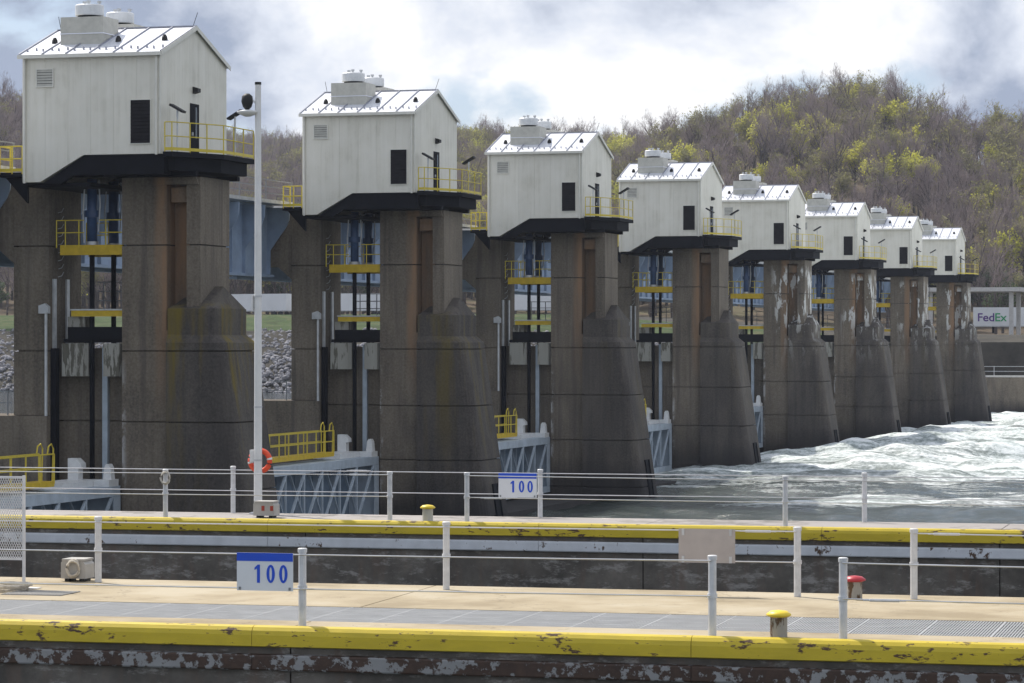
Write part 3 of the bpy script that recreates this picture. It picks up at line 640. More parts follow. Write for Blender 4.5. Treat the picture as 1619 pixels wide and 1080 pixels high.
# ------------------------------------------------------------------ service bridge spans
def make_bridge():
    b = thing('service_bridge', (0, YP, 0)); y0, y1 = T + .02, S_BAY - .02
    for X, s in ((-60.7, 1), (-64.3, -1)):
        g = MB().box(X - .02, X + .02, y0, y1, 14.25, 18.0).build('girder', 'bridge_blue', b)
        MB().box(X - .28, X + .28, y0, y1, 14.1, 14.25).build('bottom_flange', 'bridge_blue', g)
        MB().box(X - .24, X + .24, y0, y1, 18.0, 18.1).build('top_flange', 'bridge_blue', g)
        k = 0
        y = y1 - .4
        while y > y0 + .3:
            MB().box(X + .021 * s, X + .2 * s, y - .03, y + .03, 14.26, 17.99).build('stiffener', 'bridge_blue', g)
            if k % 2 == 0 and s > 0:
                pr = [(X + .2, 15.6), (X + .55, 16.1), (X + 1.15, 16.9), (X + 1.32, 17.3), (X + 1.36, 17.98), (X + .2, 17.98)]
                MB().prism(pr, 'y', y - .05, y + .05).build('bracket', 'bridge_blue', g)
            y -= 1.95; k += 1
    MB().box(-65.7, -59.3, y0, y1, 18.11, 18.3).build('deck', 'galvanised', b)
    for X in (-59.36,):
        n = 9
        for i in range(n): y = y0 + .1 + (y1 - y0 - .2) * i / (n - 1); MB().beam((X, y, 18.3), (X, y, 19.4), .05).build('rail_post', 'grey_rail', b)
        for z in (18.65, 19.0, 19.38): MB().beam((X, y0, z), (X, y1, z), .045).build('rail', 'grey_rail', b)
    return b
br0 = make_bridge()
for n in range(-1, 7):
    o = br0 if n == -1 else clone(br0)
    o.location = (0, YP + S_BAY * n, 0)
    tag(o, 'blue service bridge span on lock side of %s' % pier_label(n + 1), 'bridge', 'service bridge spans')

# ------------------------------------------------------------------ lift gates
def make_gate():
    g = thing('lift_gate', (0, YP, 0)); y0, y1 = T + .12, S_BAY - .12
    zt, zb = 4.12, .45
    MB().box(-55.9, -55.82, y0, y1, zb, zt - .25).build('skin_plate', 'gate_skin', g)
    MB().box(-55.8, -54.2, y0, y1, zt - .06, zt).box(-54.26, -54.2, y0, y1, zt - .45, zt - .061).build('top_chord', 'gate_blue', g)
    MB().box(-55.8, -54.2, y0, y1, zb, zb + .08).box(-54.26, -54.2, y0, y1, zb + .081, zb + .4).build('bottom_chord', 'gate_blue', g)
    for y in (y0, y1 - .75): MB().box(-54.24, -54.19, y, y + .75, zb + .42, zt - .46).box(-55.8, -54.25, y + .3, y + .38, zb + .1, zt - .1).build('end_post', 'gate_blue', g)
    n = 11; st = (y1 - y0 - 1.5) / n
    for i in range(n):
        a = y0 + .75 + st * i; c = a + st
        if i: MB().box(-54.34, -54.24, a - .06, a + .06, zb + .4, zt - .46).build('vertical', 'gate_blue', g)
        MB().beam((-54.24, a + .05, zb + .42), (-54.24, c - .1, zt - .47), .13, .10).build('diagonal', 'gate_blue', g)
        MB().beam((-55.2, c - .1, zb + .42), (-55.2, a + .1, zt - .3), .12, .10).build('diagonal', 'gate_blue', g)
        MB().box(-55.8, -55.5, a - .05, a + .05, zb + .1, zt - .1).build('frame_rib', 'gate_blue', g)
    # walkway with rails, hook and bearing at each end
    MB().box(-55.75, -55.0, y0 + 4.5, y1 - 5.2, zt + .18, zt + .42).build('walkway', 'yellow_beam', g)
    L_ = y1 - y0 - 9.7; m = 16
    rail_run(g, [(-55.02, y0 + 4.5), (-55.02, y1 - 5.2)], zt + .42, 1.15, 'yellow_rail', .035, [(-55.02, y0 + 4.5 + L_ * i / m) for i in range(m + 1)])
    rail_run(g, [(-55.73, y0 + 4.5), (-55.73, y1 - 5.2)], zt + .42, 1.15, 'yellow_rail', .03, [(-55.73, y0 + 4.5 + L_ * i / 8) for i in range(9)])
    for X in (-55.6, -55.1): MB().tube([(X, y1 - 5.2, zt + .4), (X, y1 - 5.1, zt + 1.8), (X, y1 - 5.3, zt + 2.0), (X, y1 - 5.6, zt + 1.9), (X, y1 - 5.7, zt + 1.6)], .035, 6).build('ladder_hoop', 'yellow_rail', g)
    for s in (0, 1):
        q = (lambda d: y1 - d) if s else (lambda d: y0 + d)
        MB().box(-56.5, -54.96, q(4.4), q(.2), zt + .001, zt + .28).build('hoist_base', 'white_paint', g)
        ya, yb = sorted((q(.95), q(.45)))
        MB().prism([(-56.3, zt + .28), (-56.3, zt + 1.22), (-55.9, zt + 1.22), (-55.66, zt + 1.0), (-55.64, zt + .8), (-55.8, zt + .78), (-55.8, zt + .28)], 'y', ya, yb).build('hoist_hook', 'white_paint', g)
        MB().box(-54.95, -54.22, q(1.2), q(.15), zt + .001, zt + .3).build('bearing_base', 'white_paint', g)
        ya, yb = sorted((q(.8), q(.4)))
        MB().prism([(-54.68, zt + .3), (-54.62, zt + .85), (-54.54, zt + .98), (-54.42, zt + .98), (-54.34, zt + .85), (-54.28, zt + .3)], 'y', ya, yb).build('bearing_lug', 'white_paint', g)
    return g
g0 = make_gate()
for n in range(-1, 7):
    o = g0 if n == -1 else clone(g0)
    o.location = (0, YP + S_BAY * n, 0 if n < 3 else .6)
    tag(o, 'pale blue trussed lift gate on lock side of %s' % pier_label(n + 1), 'lift gate', 'lift gates between the piers')
for n in range(-1, 7):
    o = MB().box(-62, -50.5, T + .05, S_BAY - .05, -4, .3).build('gate_sill', 'pier_block'); o.location = (0, YP + S_BAY * n, 0)
    tag(o, 'submerged concrete sill under the gates', kind='structure')

# ------------------------------------------------------------------ far abutment, canopy, trailers
ab = thing('abutment', (0, 0, 0)); tag(ab, 'concrete abutment wall on the far bank below the wooded hill', 'wall')
for i in range(12):
    a = -63 + i * 9.; MB().box(a + .02, a + 8.98, 413.5, 419.4, -4, 5.7).build('wall_block', 'pier_main', ab)
MB().box(-63, 45, 413.4, 414.4, 5.71, 5.95).build('coping', 'canopy_grey', ab)
for i in range(25): MB().beam((-60 + 4.2 * i, 414, 5.95), (-60 + 4.2 * i, 414, 7.2), .08).build('rail_post', 'galvanised', ab)
for z in (6.5, 7.15): MB().beam((-62, 414, z), (44, 414, z), .07).build('rail', 'galvanised', ab)
cn = thing('canopy', (0, 0, 0)); tag(cn, 'long flat roofed canopy on slim columns on the far bank', 'canopy')
MB().box(-66, -51.8, 446, 458, 17.75, 18.35).build('roof', 'canopy_grey', cn)
for x in (-65, -53.3):
    for y in (447.5, 456.5): MB().box(x - .3, x + .3, y - .3, y + .3, 11.5, 17.74).build('column', 'canopy_grey', cn)
def text_mesh(name, s, size, m, parent, loc, rot, sx=1.):
    cu = bpy.data.curves.new(name, 'FONT'); cu.body = s; cu.size = size; cu.extrude = .004; cu.offset = size * .012
    tmp = bpy.data.objects.new(name, cu); col.objects.link(tmp)
    dg = bpy.context.evaluated_depsgraph_get(); me = bpy.data.meshes.new_from_object(tmp.evaluated_get(dg)); bpy.data.objects.remove(tmp)
    me.materials.clear(); me.materials.append(M[m]); o = bpy.data.objects.new(name, me); col.objects.link(o); o.parent = parent; o.location = loc; o.rotation_euler = rot; o.scale = (sx, 1, 1); return o
def make_trailer(label, loc, rz, lettered=False):
    t = thing('semi_trailer', loc, rz); tag(t, label, 'trailer', 'white trailers on the far bank')
    MB().box(-7, 7, 0, 2.5, 1.15, 3.95).build('box', 'trailer_white', t)
    MB().box(-7.02, 7.02, -.03, 2.53, 1.0, 1.14).build('bottom_rail', 'galvanised', t)
    for x in (4.6, 5.8):
        for y in (.25, 2.25): MB().tube([(x, y - .14, .5), (x, y + .14, .5)], .5, 16).build('wheel', 'tyre', t)
    for y in (.6, 1.9): MB().box(-4.2, -4.0, y - .08, y + .08, 0, 1.0).build('landing_leg', 'black_steel', t)
    if lettered:
        text_mesh('lettering', 'Fed', 1.75, 'lettering_purple', t, (-6.4, -.04, 1.85), (R(90), 0, 0), 1.05); text_mesh('lettering', 'Ex', 1.75, 'lettering_green', t, (-3.78, -.04, 1.85), (R(90), 0, 0), 1.05)
    return t
make_trailer('white semi trailer with large purple and green lettering beside the canopy', (-54.6, 469, 11.75), R(2), True)
for i, (x, y) in enumerate(((-168, 486), (-186, 487), (-204, 489), (-136, 484))):
    make_trailer('plain white semi trailer parked in a row on the upstream bank', (x, y, 14.6), R(-12))
car = thing('parked_car', (-148, 463, 14.62), R(-6)); tag(car, 'small red car parked before the white trailers', 'car')
MB().prism([(-2.1, .35), (2.1, .35), (2.15, .75), (1.9, .88), (-1.95, .95), (-2.15, .8)], 'y', -.85, .85).build('body', 'car_red', car)
MB().prism([(-1.5, .93), (1.1, .9), (.5, 1.42), (-1.0, 1.45)], 'y', -.74, .74).build('cabin', 'glass_dark', car)
MB().prism([(-1.02, 1.452), (.52, 1.422), (.48, 1.47), (-.95, 1.5)], 'y', -.74, .74).build('roof', 'car_red', car)
for x in (-1.3, 1.3):
    for y in (-.8, .8): MB().tube([(x, y - .1, .33), (x, y + .1, .33)], .33, 14).build('wheel', 'tyre', car)

# ------------------------------------------------------------------ trees
def tree_meshes(seed, leaf=None, n_leaf=0, h=17., spread=.5, leaf_size=.3, twig='twig'):
    rnd = random.Random(seed); tr = MB(); cr = MB(); ends = []
    def grow(p, d, L, r, lvl):
        q = p + d * L
        if lvl < 2: tr.tube([p, (p + q) / 2 + Vector((rnd.uniform(-.1, .1) * L * .3, rnd.uniform(-.1, .1) * L * .3, 0)), q], [r, r * .82, r * .62], 5 if lvl == 0 else 4, False)
        else:
            a = d.orthogonal().normalized() * r
            b = d.cross(a).normalized() * r
            cr.add([p + a, p - a * .5 + b, p - a * .5 - b, q], [(0, 1, 3), (1, 2, 3), (2, 0, 3)])
        if lvl >= 2: ends.append(q); ends.append((p + q) / 2)
        if lvl == 4: return
        k = (8, 6, 5, 4)[lvl]
        for i in range(k):
            t = rnd.uniform(.45 if lvl == 0 else .25, 1.); s = p + d * L * t
            ax = Vector((rnd.gauss(0, 1), rnd.gauss(0, 1), rnd.gauss(0, .5))); ax = (ax - ax.dot(d) * d).normalized()
            nd_ = (d * rnd.uniform(.5, 1.0) + ax * rnd.uniform(.5, 1.0) * (spread * 1.6) + Vector((0, 0, .28))).normalized()
            grow(s, nd_, L * rnd.uniform(.42, .66) * (1.1 if lvl else .75), max(r * (.45 if lvl else .38), .022), lvl + 1)
    grow(Vector((0, 0, -.5)), Vector((rnd.uniform(-.06, .06), rnd.uniform(-.06, .06), 1)).normalized(), h * .66, .34, 0)
    if leaf:
        lf = MB()
        for _ in range(n_leaf):
            p = rnd.choice(ends) + Vector((rnd.gauss(0, .35), rnd.gauss(0, .35), rnd.gauss(0, .3))); a = Vector((rnd.gauss(0, 1), rnd.gauss(0, 1), rnd.gauss(0, 1))).normalized() * leaf_size * rnd.uniform(.5, 1.2); b = a.orthogonal().normalized() * leaf_size * rnd.uniform(.4, .9)
            lf.add([p - a, p + b, p + a, p - b], [(0, 1, 2, 3)])
        return tr, cr, lf
    return tr, cr, None
KINDS = [('bare_tree', 'bare grey leafless tree in the hillside wood', None, 0, 18, .50, 'twig'),
         ('bare_tree', 'broad bare brown leafless tree in the hillside wood', None, 0, 16, .68, 'twig'),
         ('bare_tree', 'bare olive budding tree in the hillside wood', 'leaf_olive', 300, 17, .55, 'twig_olive'),
         ('spring_tree', 'bright yellow green tree in new leaf on the hillside', 'leaf_spring', 1500, 14, .55, 'twig_olive'),
         ('olive_tree', 'dull olive green tree in early leaf on the hillside', 'leaf_olive', 1000, 15, .55, 'twig_olive'),
         ('green_tree', 'dark green bushy tree low on the hillside', 'leaf_green', 1900, 11, .6, 'twig')]
PROTO = []
for i, (nm, lab, leaf, nl, h, sp_, tw) in enumerate(KINDS):
    tr, cr, lf = tree_meshes(40 + i, leaf, nl, h, sp_)
    def me_of(mb, nm2, m):
        me = bpy.data.meshes.new(nm2); me.from_pydata(mb.v, [], mb.f); me.materials.append(M[m]); return me
    PROTO.append((me_of(tr, 'trunk', 'bark'), me_of(cr, 'crown', tw), me_of(lf, 'leaves', leaf) if lf else None))
def plant_trees():
    rnd = random.Random(11); pts = []
    for _ in range(60000):
        px = rnd.uniform(-120, 1740); D = 560 + 860 * rnd.random() ** .9
        dr = float(ip(RDG, px))
        if D > dr + 25: continue
        pts.append((px, D))
        if len(pts) >= 4600: break
    rows = []
    for px, D in pts:
        d = px_dir(px); z = ground_z(px, D); t = (D - 560) / (float(ip(RDG, px)) - 560)
        g = .5 + .5 * math.sin(px * .021 + D * .017) * math.sin(px * .009 - D * .011)
        u = rnd.random()
        k = 0 if u < .36 else 1 if u < .62 else 2 if u < .80 else 4 if u < .88 else 3
        if px < 600 and k in (3, 4) and t > .35: k = rnd.choice((0, 1, 2))
        if k < 3 and g > .80 and rnd.random() < .30: k = 3
        if t < .18 and rnd.random() < .35: k = 5 if rnd.random() < .5 else 4
        rows.append((d[0] * D, d[1] * D, z, k, rnd.uniform(0, 6.28), rnd.uniform(.58, .98), px, D))
    def size_key(r): return (0 if 0 <= r[6] <= 1619 else 1, -(r[5] / r[7]) - (.0006 if r[6] > 1000 else 0))
    rows.sort(key=size_key)
    first = {}
    for r in rows[:300]:
        x, y, z, k, rz, s, px, D = r
        o = thing(KINDS[k][0], (x, y, z), rz); o.scale = (s, s, s); tag(o, KINDS[k][1], 'tree', 'trees on the wooded hillside')
        kids = []
        for me, nm in zip(PROTO[k], ('trunk', 'crown', 'leaves')):
            if me:
                c_ = bpy.data.objects.new(nm, me); col.objects.link(c_); c_.parent = o; kids.append(c_)
        first.setdefault(k, kids)
    rest = rows[300:]
    me = bpy.data.meshes.new('woodland'); me.from_pydata([r[:3] for r in rest], [], [])
    for nm, idx in (('kind', 3), ('rz', 4), ('sc', 5)):
        a = me.attributes.new(nm, 'FLOAT', 'POINT'); a.data.foreach_set('value', [float(r[idx]) for r in rest])
    w = bpy.data.objects.new('woodland', me); col.objects.link(w); tag(w, 'bare and budding woodland covering the hills', 'woodland', kind='stuff')
    ng = bpy.data.node_groups.new('scatter_trees', 'GeometryNodeTree')
    ng.interface.new_socket('Geometry', in_out='INPUT', socket_type='NodeSocketGeometry'); ng.interface.new_socket('Geometry', in_out='OUTPUT', socket_type='NodeSocketGeometry')
    gi = ng.nodes.new('NodeGroupInput'); go = ng.nodes.new('NodeGroupOutput'); join = ng.nodes.new('GeometryNodeJoinGeometry'); L = ng.links.new
    def attr(nm):
        n = ng.nodes.new('GeometryNodeInputNamedAttribute'); n.data_type = 'FLOAT'; n.inputs['Name'].default_value = nm; return n.outputs['Attribute']
    cx = ng.nodes.new('ShaderNodeCombineXYZ'); L(attr('rz'), cx.inputs[2])
    m2p = ng.nodes.new('GeometryNodeMeshToPoints'); L(gi.outputs[0], m2p.inputs['Mesh'])
    for k, kids in first.items():
        cmp = ng.nodes.new('FunctionNodeCompare'); cmp.data_type = 'FLOAT'; cmp.operation = 'EQUAL'; L(attr('kind'), cmp.inputs[0]); cmp.inputs[1].default_value = float(k); cmp.inputs['Epsilon'].default_value = .1
        jj = ng.nodes.new('GeometryNodeJoinGeometry')
        for ob in kids:
            oi = ng.nodes.new('GeometryNodeObjectInfo'); oi.transform_space = 'ORIGINAL'; oi.inputs['Object'].default_value = ob; L(oi.outputs['Geometry'], jj.inputs[0])
        g2i = ng.nodes.new('GeometryNodeGeometryToInstance'); L(jj.outputs[0], g2i.inputs[0])
        ins = ng.nodes.new('GeometryNodeInstanceOnPoints'); L(m2p.outputs[0], ins.inputs['Points']); L(cmp.outputs[0], ins.inputs['Selection']); L(g2i.outputs[0], ins.inputs['Instance']); L(cx.outputs[0], ins.inputs['Rotation']); L(attr('sc'), ins.inputs['Scale'])
        L(ins.outputs[0], join.inputs[0])
    L(join.outputs[0], go.inputs[0])
    md = w.modifiers.new('scatter', 'NODES'); md.node_group = ng
plant_trees()
for i, (x, y, z, k, s) in enumerate(((-196, 432, 14.4, 0, .55), (-205, 428, 13.6, 5, .6), (-214, 429, 13.7, 5, .7), (-222, 434, 14.4, 0, .7), (-231, 428, 13.5, 5, .75))):
    o = thing(KINDS[k][0], (x, y, z), i * 1.3); o.scale = (s, s, s)
    tag(o, 'bare tree standing on the upstream bank top' if k == 0 else 'dark green bush on the upstream bank slope', 'tree' if k == 0 else 'bush', 'bank trees and bushes')
    for me, nm in zip(PROTO[k], ('trunk', 'crown', 'leaves')):
        if me: c_ = bpy.data.objects.new(nm, me); col.objects.link(c_); c_.parent = o

# ------------------------------------------------------------------ lock walls
WR = R(1.9); DECK = 6.6
def at_deck(px, py, z=DECK):
    t = (px - 809.5) / F_PX; u = (540 - py) / F_PX; k = (z - CAM_Z) / u
    return Vector((k * (-math.sin(TH) + t * math.cos(TH)), k * (math.cos(TH) + t * math.sin(TH)), z))
def make_wall(origin, width, label, far, x0, x1, block, joint):
    w = thing('lock_wall', (*origin, 0), WR); tag(w, label, 'lock wall')
    x = joint
    while x > x0: x -= block
    deckm = 'deck_far' if far else 'deck_concrete'
    while x < x1:
        a, b = x + .012, x + block - .012
        blk = MB().box(a, b, .07, width - .03, -2, DECK - .16).build('wall_block', 'wall_concrete', w)
        if far: MB().box(a, b, .17, width, DECK - .16, DECK).build('deck_slab', deckm, blk)
        else:
            MB().box(a, b, .17, 1.02, DECK - .16, DECK).build('deck_slab', deckm, blk)
            MB().box(a, b, 3.34, width, DECK - .16, DECK).build('deck_slab', deckm, blk)
            MB().box(a, b, 1.021, 3.339, DECK - .16, DECK - .05).build('grating_bed', 'grating_bed', blk)
        x += block
    # rounded yellow steel nosing, then a recessed band and a pale steel armour strip
    x = x0; L_ = 6.1
    while x < x1:
        prof = [(.168, DECK - .15), (.168, DECK + .012), (.10, DECK + .014), (.04, DECK - .004), (.0, DECK - .05), (-.015, DECK - .11), (-.015, DECK - .26), (.02, DECK - .275), (.069, DECK - .275), (.069, DECK - .15)]
        MB().prism(prof, 'x', x + .004, x + L_ - .004).build('coping', 'coping_yellow', w)
        MB().prism([(.068, DECK - .37), (.0, DECK - .38), (-.012, DECK - .40), (-.012, DECK - .57), (.0, DECK - .59), (.068, DECK - .60)], 'x', x + .004, x + L_ - .004).build('armour_strip', 'strip_far' if far else 'strip_near', w)
        x += L_
    return w
near = make_wall((-11.6, 39.43), 7.45, 'near lock wall with tan deck, metal grating and chipped yellow coping', False, -40, 40, 11.5, 8.63)
farw = make_wall((-18.6, 63.25), 2.4, 'narrow far lock wall with grey deck before the dam', True, -60, 60, 7.52, -4.25)
k = 0; x = -22.0
while x < 22:
    p = MB()
    for i in range(23): p.box(x + .02 + i * .0405, x + .034 + i * .0405, 1.03, 3.33, DECK - .045, DECK - .005)
    for y in (1.03, 1.6, 2.2, 2.8, 3.30): p.box(x + .012, x + .938, y, y + .02, DECK - .043, DECK - .008)
    p.box(x + .004, x + .019, 1.03, 3.33, DECK - .045, DECK - .003); p.build('grating_panel', 'grating', near); x += .95
def to_local(root, v):
    d = Vector((v.x - root.location.x, v.y - root.location.y)); c_, s_ = math.cos(-WR), math.sin(-WR); return Vector((d.x * c_ - d.y * s_, d.x * s_ + d.y * c_))
# cable railings: one thing per line of posts
def cable_line(root, y, xs, label, runs, h=1.07):
    t = thing('cable_railing', root.location.copy(), WR); tag(t, label, 'railing', 'cable railings on the lock walls')
    for x in xs:
        p = MB().tube([(x, y, DECK + .004), (x, y, DECK + h - .05)], .055, 12).build('post', 'post_white', t, False)
        MB().lathe([(.064, DECK + h - .06), (.066, DECK + h - .01), (.05, DECK + h)], x, y, 14).build('cap', 'post_white', p)
        MB().lathe([(.068, DECK + .50), (.068, DECK + .56)], x, y, 14).build('collar', 'post_white', p)
    for a, b, tb in runs:
        for z in (DECK + h - .07, DECK + .53):
            n = 14; sag = .02; pts = [(a + (b - a) * i / n, y - .06, z - sag * 4 * (i / n) * (1 - i / n)) for i in range(n + 1)]
            MB().tube(pts, .011, 5).build('cable', 'cable_steel', t)
        for x in tb:
            for z in ((DECK + h - .075) if int(x * 7) % 2 else (DECK + .52),):
                MB().tube([(x - .28, y - .06, z), (x - .2, y - .06, z), (x - .19, y - .06, z), (x + .19, y - .06, z), (x + .2, y - .06, z), (x + .28, y - .06, z)], [.013, .013, .022, .022, .013, .013], 6).build('turnbuckle', 'post_white', t)
    return t
lx = lambda root, px, py: to_local(root, at_deck(px, py)).x
nb = [lx(near, *q) for q in ((160, 920), (703, 933), (1262, 943), (1444, 948))]; nb = [nb[0] - 5.6] + nb + [nb[3] + 5.6]
nf = [lx(near, *q) for q in ((478, 990), (1125, 1006), (1332, 1011))]; nf = [nf[0] - 5.6] + nf + [nf[2] + 5.6]
cable_line(near, 6.72, nb, 'white post and cable railing along the chamber side edge of the tan deck', [(nb[0] - 8, nb[3], (nb[3] - .6,)), (nb[4], nb[5] + 4, (nb[4] + .5,))])
cable_line(near, .27, nf, 'white post and cable railing beside the chipped yellow coping of the tan deck', [(nf[0] - 6, nf[2], ()), (nf[3], nf[4] + 4, (nf[3] + .55,))])
ff = [lx(farw, *q) for q in ((264, 817.5), (617, 823), (738, 825), (1240, 833))]; ff = [ff[0] - 4.9, *ff, ff[3] + 5.5]
fb = [lx(farw, *q) for q in ((376, 810), (855, 818), (1366, 826))]; fb = [fb[0] - 6.6, *fb, fb[2] + 6.6]
cable_line(farw, .3, ff, 'white post and cable railing along the yellow edge of the narrow grey deck', [(ff[0] - 6, ff[2], (ff[2] - .7,)), (ff[3], ff[5] + 3, (ff[3] + .6,))])
cable_line(farw, 2.25, fb, 'white post and cable railing along the river edge of the narrow grey deck', [(fb[0] - 6, fb[4] + 3, (fb[1] + 3.,))])

# ------------------------------------------------------------------ signs
def sign(root, x0, x1, z0, z1, y, label, plain=False):
    s = thing('distance_sign' if not plain else 'blank_sign', root.location.copy(), WR); tag(s, label, 'sign')
    MB().box(x0, x1, y, y + .012, z0, z1).build('board', 'sign_back' if plain else 'sign_white', s)
    if plain:
        for x in (x0 + .05, x1 - .09):
            for z in (z0, z1 - .1): MB().box(x, x + .04, y - .012, y - .001, z, z + .1).build('bracket', 'galvanised', s)
        return s
    MB().box(x0, x1, y - .004, y - .001, z1 - (z1 - z0) * .22, z1).build('blue_band', 'sign_blue', s)
    w = x1 - x0; hh = z1 - z0
    dh = hh * .48; zb = z0 + hh * .21; xd = x0 + w * .335; sw = dh * .17
    MB().prism([(xd + .5 * sw, zb), (xd + 1.5 * sw, zb), (xd + 1.5 * sw, zb + dh), (xd + .75 * sw, zb + dh), (xd - .35 * sw, zb + dh * .83), (xd - .35 * sw, zb + dh * .70), (xd + .5 * sw, zb + dh * .78)], 'y', y - .005, y - .001).build('digit', 'sign_blue', s)
    for cx_ in (x0 + w * .605, x0 + w * .83):
        mb = MB(); n_ = 28; ring = []
        for kx, kz in ((dh * .24, dh * .5), (dh * .24 - sw * .95, dh * .5 - sw * .8)):
            ring.append([(cx_ + kx * math.cos(2 * math.pi * q / n_) * (1 if abs(math.cos(2 * math.pi * q / n_)) < .7 else 1.0), zb + dh / 2 + kz * math.sin(2 * math.pi * q / n_)) for q in range(n_)])
        vs = [(p[0], y - .005, p[1]) for p in ring[0]] + [(p[0], y - .005, p[1]) for p in ring[1]] + [(p[0], y - .001, p[1]) for p in ring[0]] + [(p[0], y - .001, p[1]) for p in ring[1]]
        fs = []
        for q in range(n_):
            r_ = (q + 1) % n_; fs += [(q, n_ + q, n_ + r_, r_), (q, r_, 2 * n_ + r_, 2 * n_ + q), (n_ + r_, n_ + q, 3 * n_ + q, 3 * n_ + r_)]
        mb.add(vs, fs); mb.build('digit', 'sign_blue', s)
    for x in (x0 + .03, x1 - .06): MB().box(x, x + .03, y - .012, y - .001, z0 + .01, z0 + .05).build('clip', 'grey_rail', s)
    return s
xa = nf[1] - .92; sign(near, xa, xa + .81, DECK + .48, DECK + 1.0, .19, 'white sign with blue band reading 100 above the metal grating')
xb = fb[2] - .93; sign(farw, xb, xb + .87, DECK + .44, DECK + .98, 2.16, 'white sign with blue band reading 100 on the railing before the piers')
xc = nb[3] - 1.83; sign(near, xc, xc + .88, DECK + .50, DECK + 1.02, 6.63, 'plain tan back of a sign on the chamber side railing', True)

# ------------------------------------------------------------------ bollards, boxes, ropes
def bollard(root, x, y, capm, label, s=1., body='bollard_body'):
    b = thing('bollard', root.location.copy(), WR); tag(b, label, 'bollard')
    MB().lathe([(.115 * s, DECK + .003), (.115 * s, DECK + .27 * s)], x, y, 20).build('post', body, b, False)
    MB().lathe([(.115 * s, DECK + .265 * s), (.165 * s, DECK + .285 * s), (.165 * s, DECK + .305 * s), (.11 * s, DECK + .345 * s), (.02 * s, DECK + .358 * s)], x, y, 24).build('cap', capm, b, True)
bollard(near, lx(near, 1230, 1008), .32, 'bollard_yellow', 'rusty bollard with yellow mushroom cap at the chipped yellow coping', 1.0)
bollard(near, lx(near, 1352, 947), 6.5, 'bollard_red', 'rusty bollard with red mushroom cap at the chamber side edge', 1.0)
bollard(farw, lx(farw, 676, 824), .32, 'bollard_yellow', 'pale bollard with yellow mushroom cap on the narrow grey deck', 1.0, 'curb_beige')
def rope_coil(name, root, x, y, z, r, turns, label, upright=False):
    rnd = random.Random(int(x * 10)); pts = []
    for i in range(turns * 14):
        a = i / 14 * 2 * math.pi; rr = r * (1 + .12 * math.sin(i * .37) + rnd.uniform(-.05, .05))
        pts.append((x + rr * math.cos(a), y + .02 * math.sin(i * .5), z + rr * 1.3 * math.sin(a)) if upright else (x + rr * 1.3 * math.cos(a), y + rr * math.sin(a), z + .015 + .09 * i / (turns * 14) * turns / 4 + rnd.uniform(0, .02)))
    o = MB().tube(pts, .016, 6).build(name, 'rope', None, True); o.location = root.location; o.rotation_euler = (0, 0, WR); return tag(o, label, 'rope')
def box_thing(root, x, y, w, d, h, label, marks):
    b = thing('storage_box', root.location.copy(), WR); tag(b, label, 'box')
    MB().prism([(x - w / 2, DECK + .05), (x + w / 2, DECK + .05), (x + w / 2, DECK + h - .06), (x + w / 2 - .05, DECK + h), (x - w / 2 + .03, DECK + h), (x - w / 2, DECK + h - .03)], 'y', y, y + d).build('case', 'box_grey', b)
    MB().box(x - w / 2 + .02, x + w / 2 - .02, y - .012, y + d + .012, DECK + h + .001, DECK + h + .03).build('lid', 'box_grey', b)
    for q in (-.3, .3): MB().box(x + q * w - .04, x + q * w + .04, y + .05, y + d - .05, DECK + .003, DECK + .05).build('foot', 'black_rubber', b)
    if marks:
        for q in (-.1, .32): MB().box(x + q * w, x + q * w + .07, y - .006, y - .001, DECK + .16, DECK + .27).build('red_mark', 'mark_red', b)
    return b
bx = lx(near, 125, 918); box_thing(near, bx, 6.75, .42, .4, .34, 'small grey box draped with rope on the tan deck', False)
rope_coil('rope_coil', near, bx + .02, 6.7, DECK + .22, .10, 4, 'white rope looped over the small grey box', True)
rope_coil('rope_coil', near, lx(near, 14, 935), 4.72, DECK, .26, 5, 'coil of pale rope lying on the tan deck by the mesh panel')
fx = lx(farw, 423, 818); box_thing(farw, fx, .55, .48, .4, .34, 'grey box with red marks at the foot of the tall pole', True)
rope_coil('rope_coil', farw, ff[1] + .03, .22, DECK + .88, .10, 3, 'rope loop hanging on a white railing post of the narrow deck', True)
# drain grating and mesh panel at the left end of the near deck
gx = lx(near, 65, 938); g = thing('drain_grate', near.location.copy(), WR); tag(g, 'flat rusty drain grate in the tan deck', 'grate')
MB().box(gx - .5, gx + .5, 4.1, 4.9, DECK + .003, DECK + .008).build('frame', 'grating_bed', g)
for i in range(20): MB().box(gx - .48 + i * .05, gx - .462 + i * .05, 4.12, 4.88, DECK + .0085, DECK + .016).build('bar', 'box_grey', g)
mp_ = thing('mesh_panel', near.location.copy(), WR); tag(mp_, 'white wire mesh guard panel on a slim post', 'mesh panel'); mxr = lx(near, 38, 930)
MB().tube([(mxr, 5.35, DECK), (mxr, 5.35, DECK + 1.78)], .028, 8).build('post', 'post_white', mp_)
MB().box(mxr - .02, mxr + .26, 5.25, 5.45, DECK + .002, DECK + .012).build('foot_plate', 'post_white', mp_)
msh = MB(); nx_ = 60
for i in range(nx_):
    a = mxr - 2.4 + i * .04
    msh.beam((a, 5.35, DECK + .48), (a + 1.25 * .5, 5.35, DECK + 1.74), .011, .006) if a + .63 < mxr else msh.beam((a, 5.35, DECK + .48), (mxr, 5.35, DECK + .48 + (mxr - a) * 2), .011, .006)
    msh.beam((a, 5.356, DECK + 1.74), (min(a + .63, mxr), 5.356, DECK + 1.74 - (min(a + .63, mxr) - a) * 2), .011, .006)
tag(msh.build('wire_mesh', 'post_white', mp_), kind='stuff')
for z in (.46, 1.75): MB().beam((mxr - 2.5, 5.35, DECK + z), (mxr, 5.35, DECK + z), .035).build('frame_bar', 'post_white', mp_)

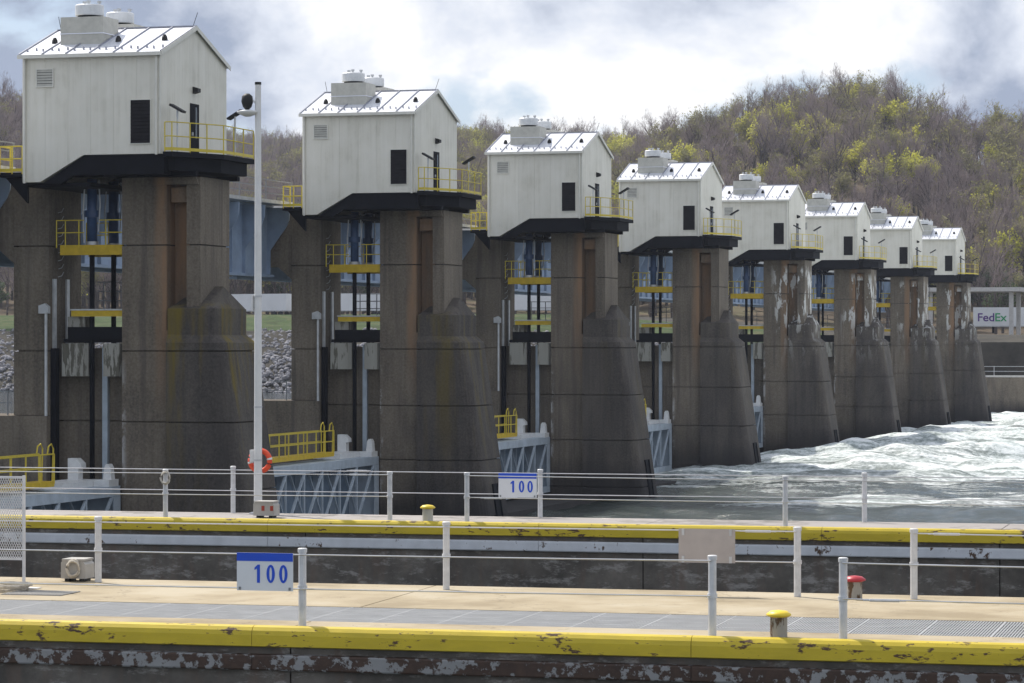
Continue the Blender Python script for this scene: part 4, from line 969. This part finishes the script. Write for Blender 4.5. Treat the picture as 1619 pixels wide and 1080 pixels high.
# ------------------------------------------------------------------ tall pole with camera, lamp and life ring
pw = at_deck(408, 813); pl = thing('camera_pole', (pw.x, pw.y, DECK), WR); tag(pl, 'tall white pole carrying a black camera and a saucer lamp', 'pole')
MB().tube([(0, 0, .02), (0, 0, 9.72)], [.095, .068], 16).build('shaft', 'white_paint', pl, False)
MB().lathe([(.2, 0), (.2, .035), (.11, .05), (.105, .12)], 0, 0).build('base_flange', 'galvanised', pl)
MB().lathe([(.075, 9.70), (.075, 9.76)], 0, 0, 12).build('top_cap', 'black_rubber', pl)
MB().beam((0, 0, 9.25), (-.22, -.05, 9.42), .05).build('camera_arm', 'galvanised', pl)
MB().lathe([(.03, 9.12), (.1, 9.2), (.135, 9.32), (.12, 9.44), (.05, 9.5)], -.24, -.05, 16).build('camera_dome', 'black_rubber', pl, True)
MB().lathe([(.06, 8.98), (.16, 9.02), (.245, 9.07), (.245, 9.1), (.1, 9.13)], -.23, -.05, 24).build('saucer_lamp', 'white_paint', pl, True)
MB().beam((0, 0, 9.08), (-.2, -.05, 9.08), .04).build('lamp_arm', 'galvanised', pl)
MB().box(-.13, -.10, -.08, .08, 4.6, 4.95).build('junction_box', 'white_paint', pl)
for z in (1.2, 2.4, 4.9): MB().lathe([(.096, z), (.096, z + .04)], 0, 0, 12).build('strap', 'galvanised', pl)
lr = bpy.data.meshes.new('life_ring'); bm = bmesh.new()
ring = MB(); N = 32
pts = [(math.cos(2 * math.pi * i / N) * .23, .14, 1.2 + math.sin(2 * math.pi * i / N) * .23) for i in range(N + 1)]
lrt = thing('life_ring', (pw.x, pw.y, DECK), WR); tag(lrt, 'orange life ring hung on the tall white pole', 'life ring')
MB().tube(pts, .06, 10, False).build('ring', 'ring_orange', lrt, True)
for a0 in (.1, 1.67, 3.24, 4.81):
    MB().tube([(math.cos(a0 + j * .06) * .23, .14, 1.2 + math.sin(a0 + j * .06) * .23) for j in range(4)], .063, 10).build('white_band', 'white_paint', lrt, True)
MB().box(-.20, -.1, .0, .12, 1.18, 1.45).build('hanger', 'white_paint', lrt)
bm.free(); bpy.data.meshes.remove(lr)

# ------------------------------------------------------------------ haze
hz = bpy.data.materials.new('haze_air'); hz.use_nodes = True; hz.node_tree.nodes.clear(); M['haze_air'] = hz
ho = hz.node_tree.nodes.new('ShaderNodeOutputMaterial'); hv = hz.node_tree.nodes.new('ShaderNodeVolumePrincipled')
hv.inputs['Color'].default_value = (.80, .86, 1, 1); hv.inputs['Density'].default_value = .00009; hv.inputs['Anisotropy'].default_value = .2
hz.node_tree.links.new(hv.outputs[0], ho.inputs['Volume'])
tag(MB().box(-1100, 900, -60, 1750, -6, 175).build('haze', 'haze_air'), 'pale blue air haze over the river valley', kind='stuff')
